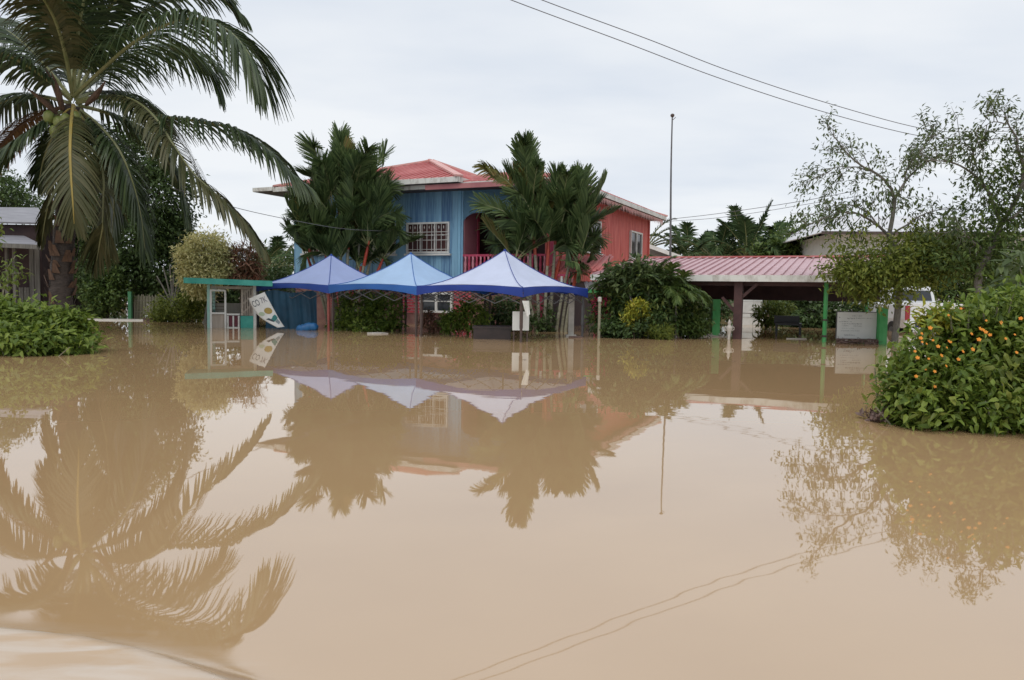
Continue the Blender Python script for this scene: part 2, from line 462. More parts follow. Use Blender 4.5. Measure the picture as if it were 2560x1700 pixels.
def water_material():
    m = bpy.data.materials.new("muddy_flood_water"); m.use_nodes = True
    t = m.node_tree; b = t.nodes["Principled BSDF"]
    b.inputs["IOR"].default_value = 2.5; b.inputs["Roughness"].default_value = 0.018
    co = t.nodes.new("ShaderNodeTexCoord")
    n1 = t.nodes.new("ShaderNodeTexNoise"); n1.inputs["Scale"].default_value = 0.22; n1.inputs["Detail"].default_value = 6; n1.inputs["Distortion"].default_value = 1.2
    t.links.new(co.outputs["Object"], n1.inputs["Vector"])
    r = t.nodes.new("ShaderNodeValToRGB")
    r.color_ramp.elements[0].position = .3; r.color_ramp.elements[0].color = (.420, .270, .136, 1)
    r.color_ramp.elements[1].position = .7; r.color_ramp.elements[1].color = (.462, .306, .164, 1)
    t.links.new(n1.outputs["Fac"], r.inputs[0])
    at_ = t.nodes.new("ShaderNodeAttribute"); at_.attribute_name = "foam"
    mxn = t.nodes.new("ShaderNodeMix"); mxn.data_type = "RGBA"
    n3 = t.nodes.new("ShaderNodeTexNoise"); n3.inputs["Scale"].default_value = 4.0; n3.inputs["Detail"].default_value = 9; n3.inputs["Distortion"].default_value = .6
    mp3 = t.nodes.new("ShaderNodeMapping"); mp3.inputs["Scale"].default_value = (.8, 4.5, 1); mp3.inputs["Rotation"].default_value = (0, 0, .35)
    t.links.new(co.outputs["Object"], mp3.inputs[0]); t.links.new(mp3.outputs[0], n3.inputs["Vector"])
    mr_ = t.nodes.new("ShaderNodeMapRange"); mr_.inputs[1].default_value = .38; mr_.inputs[2].default_value = .68
    t.links.new(n3.outputs["Fac"], mr_.inputs[0])
    mul = t.nodes.new("ShaderNodeMath"); mul.operation = "MULTIPLY"
    t.links.new(at_.outputs["Fac"], mul.inputs[0]); t.links.new(mr_.outputs[0], mul.inputs[1])
    t.links.new(mul.outputs[0], mxn.inputs["Factor"])
    t.links.new(r.outputs[0], mxn.inputs["A"]); mxn.inputs["B"].default_value = (.52, .43, .34, 1)
    t.links.new(mxn.outputs["Result"], b.inputs["Base Color"])
    rr = t.nodes.new("ShaderNodeMath"); rr.operation = "MULTIPLY_ADD"; rr.inputs[1].default_value = .42; rr.inputs[2].default_value = .018
    t.links.new(at_.outputs["Fac"], rr.inputs[0]); t.links.new(rr.outputs[0], b.inputs["Roughness"])
    mp = t.nodes.new("ShaderNodeMapping"); mp.inputs["Scale"].default_value = (.55, 1.5, 1)
    t.links.new(co.outputs["Object"], mp.inputs[0])
    n2 = t.nodes.new("ShaderNodeTexNoise"); n2.inputs["Scale"].default_value = 1.5; n2.inputs["Detail"].default_value = 2.0
    t.links.new(mp.outputs[0], n2.inputs["Vector"])
    # the breeze ruffles the water in patches only
    n4 = t.nodes.new("ShaderNodeTexNoise"); n4.inputs["Scale"].default_value = .16; n4.inputs["Detail"].default_value = 1
    t.links.new(mp.outputs[0], n4.inputs["Vector"])
    mr4 = t.nodes.new("ShaderNodeMapRange"); mr4.inputs[1].default_value = .40; mr4.inputs[2].default_value = .72; mr4.inputs[3].default_value = .35; mr4.inputs[4].default_value = 1.6
    t.links.new(n4.outputs["Fac"], mr4.inputs[0])
    m5 = t.nodes.new("ShaderNodeMath"); m5.operation = "MULTIPLY"
    t.links.new(n2.outputs["Fac"], m5.inputs[0]); t.links.new(mr4.outputs[0], m5.inputs[1])
    bp = t.nodes.new("ShaderNodeBump"); bp.inputs["Strength"].default_value = 1.0; bp.inputs["Distance"].default_value = 0.0011
    t.links.new(m5.outputs[0], bp.inputs["Height"]); t.links.new(bp.outputs[0], b.inputs["Normal"])
    return m
M["water"] = water_material()

# wake thrown up at the near left, as a displaced patch inside the sheet
wx = np.linspace(-5.0, 2.5, 330); wy = np.linspace(0.6, 5.0, 230)
X, Y = np.meshgrid(wx, wy)
crest = [base(-400, 2.30), base(0, 2.24), base(200, 2.19), base(420, 2.08), base(600, 1.98), base(800, 1.84)]
cx = np.array([c[0] for c in crest]); cy = np.array([c[1] for c in crest])
yc = np.interp(X, cx, cy)
dd = yc - Y
amp = np.clip((-0.30 - X) / 0.75, 0, 1) ** 1.2
edge = np.clip((X + 5) / 1.0, 0, 1) * np.clip((2.5 - X) / .5, 0, 1) * np.clip((Y - .6) / .35, 0, 1) * np.clip((5 - Y) / .5, 0, 1)
ph = np.random.default_rng(5)
tur = np.zeros_like(X)
for k in range(26):
    a = ph.uniform(.9, 1.9); fr = ph.uniform(5, 22); p0 = ph.uniform(0, 6.3)
    ax = math.cos(a + .35); ay = math.sin(a + .35)
    tur += np.sin(fr * (X * ax + Y * ay) + p0 + 1.1 * np.sin(2.3 * X + k)) / fr
bow = np.where(dd > 0, np.exp(-dd / .42), np.exp(-(dd / .06) ** 2))
foam = np.clip(np.where(dd > 0, np.exp(-dd / 0.9), np.exp(-(dd / .13) ** 2)), 0, 1) * amp * edge
Z = (0.060 * bow * amp + 0.026 * tur * np.clip(dd * 6 + .2, 0, 1) * amp) * edge
# a second soft swell ahead of the crest
Z += 0.001 * np.exp(-((dd + .32) / .13) ** 2) * amp * edge
v = np.stack([X, Y, Z], -1).reshape(-1, 3)
nx, ny = len(wx), len(wy)
ii = (np.arange(ny - 1)[:, None] * nx + np.arange(nx - 1)[None]).reshape(-1, 1)
f = ii + np.array([0, 1, nx + 1, nx])
mb = MB(); mb.add(v, f)
n0 = mb.n
fv = list(foam.reshape(-1))
BX0, BX1, BY0, BY1 = -5.0, 2.5, 0.6, 5.0
for (x0, x1, y0, y1) in ((-400, BX0, -200, 900), (BX1, 400, -200, 900), (BX0, BX1, -200, BY0), (BX0, BX1, BY1, 900)):
    mb.add([[x0, y0, 0], [x1, y0, 0], [x1, y1, 0], [x0, y1, 0]], [(0, 1, 2, 3)]); fv += [0.0] * 4
wo = structure(mb.build("water", M["water"], smooth=True))
a = wo.data.attributes.new("foam", "FLOAT", "POINT"); a.data.foreach_set("value", fv)

# ------------------------------------------------------------------ the two-storey house
TH = rd(-25)
u_ = np.array([math.cos(TH), math.sin(TH), 0]); v_ = np.array([-math.sin(TH), math.cos(TH), 0])
HO = np.array([-1.7, 23.5, 0.0])
house = thing("house", "two-storey house, blue boards in front and red cladding at side, under a red roof", "house", HO, TH)

def ribs(mr, apexes, eave, step, w=.05, h=.045):
    """ribs running up a roof slope from the eave edge (A,B) to the polyline above it, in plan clipped between"""
    A, B = np.array(eave[0], float), np.array(eave[1], float)
    d = B - A; ln = np.linalg.norm(d[:2]); du = d / ln
    nrmv = np.array([-du[1], du[0], 0])
    up = [np.array(p, float) for p in apexes]
    pts = [A] + up + [B]
    ts = [(p - A)[:2] @ du[:2] for p in pts]; ws = [abs((p - A)[:2] @ nrmv[:2]) for p in pts]; zs = [p[2] for p in pts]
    sgn = np.sign((up[0] - A)[:2] @ nrmv[:2])
    t = step * .5
    while t < ln:
        wv = np.interp(t, ts, ws); zv = np.interp(t, ts, zs)
        if wv > .25:
            p = A + du * t; q = p + nrmv * sgn * wv; q[2] = zv
            mr.bar(p + [0, 0, h * .3], q + [0, 0, h * .3], w, h)
        t += step

def hip_roof(u0, u1, v0, v1, ze, r1, r2, name, matn, fas, step=.26):
    """eave rectangle at height ze, ridge from r1 to r2"""
    r1 = np.array(r1, float); r2 = np.array(r2, float)
    c = [np.array(p + (ze,), float) for p in ((u0, v0), (u1, v0), (u1, v1), (u0, v1))]
    mb = MB()
    longv = abs(r2[1] - r1[1]) > abs(r2[0] - r1[0])
    if longv:
        mb.add([c[0], c[1], r1], [(0, 1, 2)]); mb.add([c[1], c[2], r2, r1], [(0, 1, 2, 3)])
        mb.add([c[2], c[3], r2], [(0, 1, 2)]); mb.add([c[3], c[0], r1, r2], [(0, 1, 2, 3)])
        sl = [((c[0], c[1]), [r1]), ((c[1], c[2]), [r1, r2]), ((c[2], c[3]), [r2]), ((c[3], c[0]), [r2, r1])]
    else:
        mb.add([c[0], c[1], r2, r1], [(0, 1, 2, 3)]); mb.add([c[1], c[2], r2], [(0, 1, 2)])
        mb.add([c[2], c[3], r1, r2], [(0, 1, 2, 3)]); mb.add([c[3], c[0], r1], [(0, 1, 2)])
        sl = [((c[0], c[1]), [r1, r2]), ((c[1], c[2]), [r2]), ((c[2], c[3]), [r2, r1]), ((c[3], c[0]), [r1])]
    ro = mb.build(name, M[matn], house)
    mr = MB()
    for e, ap in sl: ribs(mr, ap, e, step)
    rb = mr.build("roof_ribs", M[matn], ro); rb["kind"] = "stuff"
    mc = MB()
    ends = [r1, r1, r2, r2] if longv else [r1, r2, r2, r1]
    order = [c[0], c[1], c[2], c[3]]
    if longv: ends = [r1, r1, r2, r2]
    for p, e in zip(order, ends): mc.bar(p + [0, 0, .03], e + [0, 0, .03], .26, .06)
    if np.linalg.norm(r2 - r1) > .1: mc.bar(r1 + [0, 0, .04], r2 + [0, 0, .04], .28, .06)
    mc.build("ridge_cap", M["roof_ridge"], ro)
    names = []
    for i in range(4):
        a, b = c[i], c[(i + 1) % 4]
        d = nrm(b - a)
        m2 = MB().bar(a + d * .0 + [0, 0, -.085], b - d * .03 + [0, 0, -.075], .03, .16)
        m2.build("fascia", M[fas], ro)
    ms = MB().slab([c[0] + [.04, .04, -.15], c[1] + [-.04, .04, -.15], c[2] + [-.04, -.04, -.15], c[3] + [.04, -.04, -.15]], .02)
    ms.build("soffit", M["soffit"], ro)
    return ro

hip_roof(-7.35, 0.0, 0.0, 8.9, 4.60, (-3.75, 4.45, 5.98), (-3.65, 4.45, 5.98), "roof", "roof_red", "fascia")
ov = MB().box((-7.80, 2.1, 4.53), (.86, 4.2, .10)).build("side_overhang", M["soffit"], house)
MB().box((-7.80, -.02, 4.54), (.90, .03, .13)).box((-8.24, 2.1, 4.53), (.03, 4.2, .13)).build("overhang_fascia", M["fascia"], ov)
r2 = hip_roof(-3.2, 3.4, 0.22, 12.4, 4.46, (0.05, 4.6, 5.40), (0.05, 9.2, 5.42), "roof", "roof_red", "fascia")
# small pink eave board over the balcony
MB().box((.9, .10, 4.33), (4.3, .05, .15)).build("balcony_fascia", M["dark_pink"], house)
# hanging fringe along the right eave
mb = MB()
for k in range(150):
    vv = .4 + k * 11.6 / 150
    ln = random.uniform(.16, .30)
    mb.add([[3.36, vv, 4.28], [3.36, vv + .07, 4.28], [3.36 + random.uniform(-.02, .03), vv + .035, 4.28 - ln], [3.34, vv + .03, 4.27]], [(0, 1, 2), (0, 2, 3)])
fr = mb.build("eave_fringe", M["roof_ridge"], house)

# core box behind the facades (keeps light out) and lower storey
WV = .86
MB().box((-3.8, 4.9, 1.65), (6.7, 7.6, 5.3)).build("inner_wall", M["dark_room"], house)
wb = MB().box((-3.8, WV + .06, 2.95), (6.8, .06, 2.95)).build("front_wall", M["blue_wood"], house)
pm = MB().box((0, 0, 0), (.196, .03, 2.94)).mesh("plank", M["blue_wood"])
npl = 34
for k in range(npl):
    link("plank", pm, wb, (-7.1 + (k + .5) * 6.8 / npl + .0, WV + random.uniform(.0, .008), 2.95))
# left flank of the blue block
MB().box((-7.17, 4.6, 2.95), (.06, 7.4, 2.95)).build("side_wall", M["blue_wall"], house)
MB().box((-.42, WV + .02, 2.95), (.10, .14, 2.95)).build("corner_post", M["blue_wall"], house)

def grilled_window(u0, u1, z0, z1):
    w = MB(); v0 = WV - .045; t = .055
    w.box(((u0 + u1) / 2, v0, z0 + t / 2), (u1 - u0, .07, t)); w.box(((u0 + u1) / 2, v0, z1 - t / 2), (u1 - u0, .07, t))
    for x in (u0 + t / 2, u1 - t / 2): w.box((x, v0 + .002, (z0 + z1) / 2), (t, .07, z1 - z0 - 2 * t))
    for q in (1, 2): w.box((u0 + (u1 - u0) * q / 3, v0 + .003, (z0 + z1) / 2), (.035, .06, z1 - z0 - 2 * t))
    wo = w.build("window", M["white_paint"], house)
    MB().box(((u0 + u1) / 2, v0 + .03, (z0 + z1) / 2), (u1 - u0 - .09, .012, z1 - z0 - .09)).build("pane", M["curtain"], wo)
    MB().box(((u0 + u1) / 2, v0 - .01, z0 - .045), (u1 - u0 + .12, .12, .06)).build("sill", M["white_paint"], wo)
    g = MB(); vg = v0 - .05
    n = 9
    for k in range(n):
        x = u0 + (u1 - u0) * (k + .5) / n
        g.bar((x, vg, z0 + .03), (x, vg, z1 - .03), .012)
    for fz in (.12, .42, .58, .68): g.bar((u0, vg - .008, z0 + (z1 - z0) * fz), (u1, vg - .008, z0 + (z1 - z0) * fz), .016)
    for k in range(n - 1):      # leaf ornaments along the top of the grille
        x = u0 + (u1 - u0) * (k + 1) / n; zt = z1 - .1
        g.add([[x - .016, vg - .012, zt - .07], [x, vg - .012, zt - .13], [x + .016, vg - .012, zt - .07], [x, vg - .012, zt]], [(0, 1, 2, 3)])
    for k in range(4):
        x = u0 + (u1 - u0) * (k + .5) / 4; zc = z0 + (z1 - z0) * .58
        g.add([[x - .025, vg - .014, zc], [x, vg - .014, zc - .035], [x + .025, vg - .014, zc], [x, vg - .014, zc + .035]], [(0, 1, 2, 3)])
    g.build("grille", M["white_paint"], wo)
    return wo
grilled_window(-2.40, -.78, 2.32, 3.32)
grilled_window(-4.40, -2.85, 2.32, 3.32)
grilled_window(-6.75, -5.25, 2.36, 3.38)

# balcony with arched opening
sp = []
ua, ub = -.36, 2.80
zt, zf, zc = 4.33, 3.58, 3.12
prof = [(ua, zt), (ua, zc)]
for k in range(9):
    a = k / 8 * math.pi / 2
    prof.append((ua + .52 * (1 - math.cos(a)), zc + (zf - zc) * math.sin(a)))
for k in range(9):
    a = (1 - k / 8) * math.pi / 2
    prof.append((ub - .52 * (1 - math.cos(a)), zc + (zf - zc) * math.sin(a)))
prof += [(ub, zt)]
MB().slab([(x, WV + .02, z) for x, z in prof], -.12).build("arch_wall", M["blue_wall"], house)
MB().box((-.33, WV + .52, 2.75), (.06, .86, 2.5)).build("balcony_side_wall", M["pink_wall"], house)
MB().box((-.33, WV + 1.02, 2.75), (.12, .12, 2.5)).build("balcony_post", M["crimson"], house)
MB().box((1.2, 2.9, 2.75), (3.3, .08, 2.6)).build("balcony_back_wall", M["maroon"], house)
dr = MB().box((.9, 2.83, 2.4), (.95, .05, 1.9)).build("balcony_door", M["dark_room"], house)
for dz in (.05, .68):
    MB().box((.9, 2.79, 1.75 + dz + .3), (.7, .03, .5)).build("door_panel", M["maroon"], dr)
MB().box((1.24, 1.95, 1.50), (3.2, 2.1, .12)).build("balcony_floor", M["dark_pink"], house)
MB().box((2.75, WV + .03, 2.42), (.14, .14, 1.76)).build("balcony_post", M["crimson"], house)
rl = MB().box((1.22, WV + .03, 2.24), (3.1, .07, .07)).box((1.22, WV + .03, 1.64), (3.1, .06, .05)).build("balcony_railing", M["crimson"], house)
bm_ = MB().lathe((0, 0, 0), [(.035, -.28), (.048, -.2), (.03, -.1), (.05, .02), (.03, .15), (.04, .27)], 8).mesh("baluster", M["crimson"], True)
bp_ = MB().lathe((0, 0, 0), [(.035, -.28), (.048, -.2), (.03, -.1), (.05, .02), (.03, .15), (.04, .27)], 8).mesh("baluster_pink", M["pink_wall"], True)
for k in range(22):
    link("baluster", bm_ if k % 2 else bp_, rl, (-.22 + k * .137, WV + .03, 1.94))

# red corrugated side wall with two windows
def corrugated(n0, n1, z0, z1, u, pitch=.19, d=.035):
    ys = np.arange(n0, n1 + 1e-6, pitch / 4); pat = [0, 0, d, d]
    pr = [(u + pat[i % 4], y) for i, y in enumerate(ys)]
    v = [(x, y, z0) for x, y in pr] + [(x, y, z1) for x, y in pr]; n = len(pr)
    return MB().add(v, [(i, i + 1, n + i + 1, n + i) for i in range(n - 1)])
MB().box((2.62, 6.3, 2.9), (.2, 10.8, 2.8)).build("side_core_wall", M["red_wall"], house)
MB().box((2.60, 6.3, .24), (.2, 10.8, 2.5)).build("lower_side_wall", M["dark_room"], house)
corrugated(WV + .05, 11.8, 1.5, 4.32, 2.755).build("red_cladding", M["red_wall"], house)
MB().box((1.3, 11.78, 1.75), (3.1, .1, 5.1)).build("rear_wall", M["red_wall"], house)
MB().box((1.3, 3.2, 3.0), (.1, .1, .1)).build("ceiling_lamp", M["white_paint"], house)

def side_window(v0, v1, z0, z1):
    w = MB(); uu = 2.83; t = .06
    w.box((uu, (v0 + v1) / 2, z0 + t / 2), (.09, v1 - v0, t)); w.box((uu, (v0 + v1) / 2, z1 - t / 2), (.09, v1 - v0, t))
    for y in (v0 + t / 2, v1 - t / 2, (v0 + v1) / 2): w.box((uu - .002, y, (z0 + z1) / 2), (.09, t, z1 - z0 - 2 * t))
    o = w.build("window", M["white_paint"], house)
    for s in (0, 1):
        c = v0 + (v1 - v0) * (.25 + .5 * s)
        MB().box((uu - .015, c, (z0 + z1) / 2), (.014, (v1 - v0) / 2 - .06, z1 - z0 - .1)).build("pane", M["glass_dark"], o)
    MB().box((uu + .03, (v0 + v1) / 2, z0 - .03), (.16, v1 - v0 + .1, .05)).build("sill", M["white_paint"], o)
side_window(8.95, 10.6, 2.50, 3.62)
side_window(3.35, 5.2, 2.50, 3.62)

# ground floor, brick panels painted red with white joints
gw = MB().box((-2.25, WV + .20, .20), (9.9, .2, 2.6)).build("lower_wall", M["lower_wall"], house)
def brick_panel(u0, u1, z0, z1):
    MB().box(((u0 + u1) / 2, WV + .092, (z0 + z1) / 2), (u1 - u0, .02, z1 - z0)).build("mortar", M["mortar"], gw)
    bl, bh, j = .20, .075, .022
    row = 0; z = z0 + .01
    while z + bh <= z1:
        x = u0 + .01 - (bl / 2 if row % 2 else 0)
        while x < u1:
            a, b = max(x, u0 + .005), min(x + bl, u1 - .005)
            if b - a > .05:
                key = round(b - a, 2)
                if key not in BM: BM[key] = MB().box((0, 0, 0), (key, .03, bh)).mesh("brick", M["brick"])
                link("brick", BM[key], gw, ((a + b) / 2, WV + .077 + random.uniform(-.003, .003), z + bh / 2))
            x += bl + j
        z += bh + j; row += 1
BM = {}
brick_panel(-.66, -.02, -.08, 1.18)
brick_panel(-2.62, -1.95, .35, 1.18)
brick_panel(-5.6, -4.5, .45, 1.18)
# white lower window
w = MB()
for z in (.42, 1.02): w.box((-1.3, WV + .07, z), (1.22, .1, .07))
for x in (-1.87, -1.3, -.73): w.box((x, WV + .072, .72), (.08, .1, .54))
w.box((-1.3, WV + .065, .76), (1.1, .05, .03))
lw = w.build("window", M["white_paint"], house)
MB().box((-1.3, WV + .085, .72), (1.1, .012, .56)).build("pane", M["glass_dark"], lw)
# red porch roof and railing by the stairs, right of the palm
pr = MB().slab([(3.0, -.35, 1.72), (4.7, -.35, 1.72), (4.7, .85, 2.2), (3.0, .85, 2.2)], .04).build("porch_roof", M["roof_red"], house)
mr = MB()
for k in range(9): mr.bar((3.1 + k * .19, -.36, 1.745), (3.1 + k * .19, .84, 2.225), .06, .04)
mr.build("roof_ribs", M["roof_red"], pr)
pr2 = MB().box((3.3, -.42, 1.60), (1.1, .06, .06)).box((3.3, -.42, 1.15), (1.1, .06, .06)).build("porch_railing", M["crimson"], house)
for k in range(7):
    MB().box((0, 0, 0), (.06, .05, .40)).build("baluster", M["white_paint"] if k % 2 else M["crimson"], pr2, loc=(2.85 + k * .15, -.42, 1.375))
for x in (2.9, 4.6): MB().box((x, -.25, .35), (.12, .12, 2.7)).build("porch_post", M["crimson"], house)

# ------------------------------------------------------------------ canopy tents
PH = rd(-33.4)
tu = np.array([math.cos(PH), math.sin(PH), 0]); tv = np.array([-math.sin(PH), math.cos(PH), 0])
P3 = np.array([.0132 * 16.5, 16.5, 0])

def tent(k, label, ctop, cval, legs):
    c = P3 - tu * 3 * (2 - k) - tu * 1.5 + tv * 1.5
    root = thing("canopy_tent", label, "canopy tent", (c[0], c[1], 0), PH, "pop-up canopy tents in a row")
    H, E, Z0 = 1.5, 1.20, 2.08 + .03 * (k == 2)
    def cloth(name, c1):
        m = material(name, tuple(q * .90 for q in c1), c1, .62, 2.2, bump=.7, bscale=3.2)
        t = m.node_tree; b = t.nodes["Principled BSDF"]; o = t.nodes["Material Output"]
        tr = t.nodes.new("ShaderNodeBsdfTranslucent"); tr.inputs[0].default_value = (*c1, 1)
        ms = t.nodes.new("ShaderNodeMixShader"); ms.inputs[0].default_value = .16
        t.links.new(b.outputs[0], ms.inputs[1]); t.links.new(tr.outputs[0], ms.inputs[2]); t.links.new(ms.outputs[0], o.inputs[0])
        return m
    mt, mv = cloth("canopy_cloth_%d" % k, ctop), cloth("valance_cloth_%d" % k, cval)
    # canopy: radial grid, hollow between the hip seams
    n, seg = 14, 12
    mb = MB(); rows = []
    for i in range(n + 1):
        r = i / n
        z = E + (Z0 - E) * (1 - r) ** 1.62
        ring = []
        for s in range(4):
            for q in range(seg):
                e = -1 + 2 * q / seg
                x, y = [(e, -1), (1, e), (-e, 1), (-1, -e)][s]
                mid = 1 - e * e
                sag = .055 * mid * math.sin(math.pi * min(r, .95)) + (-.02 * mid * r)
                lift = .045 * mid * r ** 3
                ring.append((x * H * r, y * H * r, z - sag + lift + random.uniform(-.004, .004) * (0 < i)))
        rows.append(ring)
    m = 4 * seg
    mb.add(np.array(rows).reshape(-1, 3), [((i * m + j), (i * m + (j + 1) % m), ((i + 1) * m + (j + 1) % m), ((i + 1) * m + j)) for i in range(n) for j in range(m)])
    cn = mb.build("canopy", mt, root, smooth=True)
    sm = MB()
    for s in range(4):
        pts = [np.array(rows[i][s * seg]) + [0, 0, .008] for i in range(n + 1)]
        sm.tube(pts, .009, 4)
    sm.build("seam", mv, cn)
    MB().lathe((0, 0, Z0 - .02), [(.035, 0), (.03, .03), (.012, .05)], 8).build("peak_cap", mv, cn)
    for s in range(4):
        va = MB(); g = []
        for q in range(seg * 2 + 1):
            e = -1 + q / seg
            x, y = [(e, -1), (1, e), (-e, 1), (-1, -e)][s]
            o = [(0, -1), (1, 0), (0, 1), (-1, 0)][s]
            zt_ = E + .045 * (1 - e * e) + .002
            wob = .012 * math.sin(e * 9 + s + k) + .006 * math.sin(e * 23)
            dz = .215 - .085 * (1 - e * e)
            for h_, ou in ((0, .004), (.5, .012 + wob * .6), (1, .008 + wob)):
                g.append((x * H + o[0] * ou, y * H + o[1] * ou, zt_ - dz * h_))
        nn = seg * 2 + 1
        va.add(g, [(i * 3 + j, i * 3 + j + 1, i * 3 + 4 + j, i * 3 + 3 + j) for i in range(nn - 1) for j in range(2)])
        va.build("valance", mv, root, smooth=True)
    for (a, b) in (((-1, -1), (1, -1)), ((1, -1), (1, 1)), ((1, 1), (-1, 1)), ((-1, 1), (-1, -1))):
        fr = MB(); a = np.array(a) * 1.42; b = np.array(b) * 1.42; mid = (a + b) / 2; q1 = a * .75 + b * .25; q3 = a * .25 + b * .75
        hi, lo = E - .10, E - .36
        fr.bar((*a, hi), (*q1, lo), .015); fr.bar((*q1, lo), (*mid, hi), .015); fr.bar((*a, lo), (*q1, hi), .015); fr.bar((*q1, hi), (*mid, lo), .015)
        fr.bar((*mid, hi), (*q3, lo), .015); fr.bar((*q3, lo), (*b, hi), .015); fr.bar((*mid, lo), (*q3, hi), .015); fr.bar((*q3, hi), (*b, lo), .015)
        fr.build("scissor_truss", M["steel"], root)
    MB().bar((0, 0, E - .3), (0, 0, Z0 - .05), .03).build("centre_pole", M["steel"], root)
    for (x, y), mm in zip(((-1, -1), (1, -1), (1, 1), (-1, 1)), legs):
        lo_ = MB().bar((0, 0, -1.0), (0, 0, E - .12), .042).build("leg", M[mm], root, loc=(x * 1.42, y * 1.42, 0))
        MB().box((0, 0, .55), (.055, .055, .5)).build("leg_sleeve", M[mm], lo_)
    return c, root
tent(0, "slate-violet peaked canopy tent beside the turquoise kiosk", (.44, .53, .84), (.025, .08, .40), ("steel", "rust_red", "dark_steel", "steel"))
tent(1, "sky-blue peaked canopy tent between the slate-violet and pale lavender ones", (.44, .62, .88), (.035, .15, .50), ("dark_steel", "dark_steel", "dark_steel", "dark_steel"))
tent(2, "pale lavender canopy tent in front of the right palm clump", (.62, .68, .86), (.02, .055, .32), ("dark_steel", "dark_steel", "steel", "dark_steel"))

# ------------------------------------------------------------------ kiosk
KY = 20.9
ka = base(519, KY - .25); kb = base(640, KY + .1)
kd = nrm(kb - ka); kang = math.atan2(kd[1], kd[0]); KW = np.linalg.norm(kb - ka)
kiosk = thing("kiosk", "small turquoise flat-roofed kiosk with white door frames left of the tents", "kiosk", ka, kang)
KD = 1.5
for (x, y, mm) in ((.03, .03, "turq_light"), (KW - .03, .03, "white_paint"), (.03, KD, "turq_light"), (KW - .03, KD, "white_paint")):
    MB().box((x, y, .12), (.075, .075, 2.3)).build("post", M[mm], kiosk)
MB().slab([(-.52, -.42, 1.27), (KW + .45, -.42, 1.22), (KW + .45, KD + .3, 1.27), (-.52, KD + .3, 1.32)], .03).build("roof", M["turq"], kiosk)
fo = MB().slab([(-.52, -.44, 1.20), (KW + .45, -.44, 1.15), (KW + .45, -.44, 1.30), (-.52, -.44, 1.35)], .03)
fo.slab([(-.54, KD + .3, 1.20), (-.54, -.43, 1.20), (-.54, -.43, 1.35), (-.54, KD + .3, 1.37)], .03).build("roof_fascia", M["turq"], kiosk)
MB().box((KW / 2, .05, 1.10), (KW - .12, .05, .07)).build("header_beam", M["cream_wood"], kiosk)
d = MB()
for z in (1.02, .40, -.10): d.box((.27, -.012, z), (.40, .045, .05))
for x in (.09, .46): d.box((x, -.014, .45), (.05, .045, 1.14))
do = d.build("door_frame", M["white_paint"], kiosk)
MB().box((.275, .02, .15), (.32, .012, .44)).build("door_panel", M["cream_wood"], do)
for k in range(6): MB().box((0, 0, 0), (.31, .012, .012)).build("louvre_slat", M["dark_steel"], do, loc=(.275, .02, .5 + k * .085))
d = MB()
for z in (.37, -.0): d.box((.66, .0, z), (.33, .04, .045))
for x in (.52, .66, .80): d.box((x, -.002, .16), (.04, .04, .34))
d.build("half_door", M["white_paint"], kiosk)
MB().box((.60, .03, .19), (.11, .02, .3)).build("red_panel", M["wine"], kiosk)
MB().box((.73, .03, .19), (.10, .02, .3)).build("red_panel", M["wine"], kiosk)
nb = 5
for k in range(nb):
    MB().box((0, 0, 0), (.095, .025, .72)).build("board", M["cream_wood"], kiosk, loc=(.86 + k * (KW - .95) / nb + .05, .02, .70))
MB().box(((.83 + KW) / 2, .025, .12), (KW - .86, .03, .42)).build("turquoise_panel", M["turq"], kiosk)
MB().box((KW / 2, KD + .02, .1), (KW - .1, .03, 1.1)).build("back_panel", M["cream_wood"], kiosk)
MB().box((.02, KD / 2, .0), (.03, KD - .1, .9)).build("side_panel", M["turq_light"], kiosk)
MB().box((.72, .55, .36), (1.1, .4, .04)).build("counter", M["cream_wood"], kiosk)

# blue tarp hung below the first tent
ta, tb = base(664, 20.9), base(792, 20.6)
n = 40
mb = MB(); rows = []
for i in range(n + 1):
    t = i / n
    p = ta + (tb - ta) * t
    for z in np.linspace(-.25, 1.02, 9):
        rows.append((p[0], p[1] + .05 * math.sin(t * 21) * (1.1 - z) + .03 * math.sin(t * 47 + z * 3), z + .03 * math.sin(t * 9)))
mb.add(rows, [(i * 9 + j, (i + 1) * 9 + j, (i + 1) * 9 + j + 1, i * 9 + j + 1) for i in range(n) for j in range(8)])
tag(mb.build("tarpaulin", M["tarp"], smooth=True, origin=(ta + tb) / 2), "dark blue tarpaulin sheet hanging behind the leaning banner", "tarpaulin")
c0 = base(766, 20.2)
mb = MB()
th = np.linspace(0, 2 * math.pi, 18, endpoint=False)
pts = [c0 + [x, .04 * math.sin(x * 8), .06 + .03 * math.sin(x * 13)] for x in np.linspace(-.24, .28, 14)]
mb.tube(pts, [.05 + .075 * math.sin(math.pi * (i + .5) / 14) ** .4 + random.uniform(-.02, .02) for i in range(14)], 14)
tag(mb.build("tarp_bundle", M["tarp_bright"], smooth=True, origin=c0), "crumpled bright blue tarp bundle lying at the water's edge", "tarp bundle")

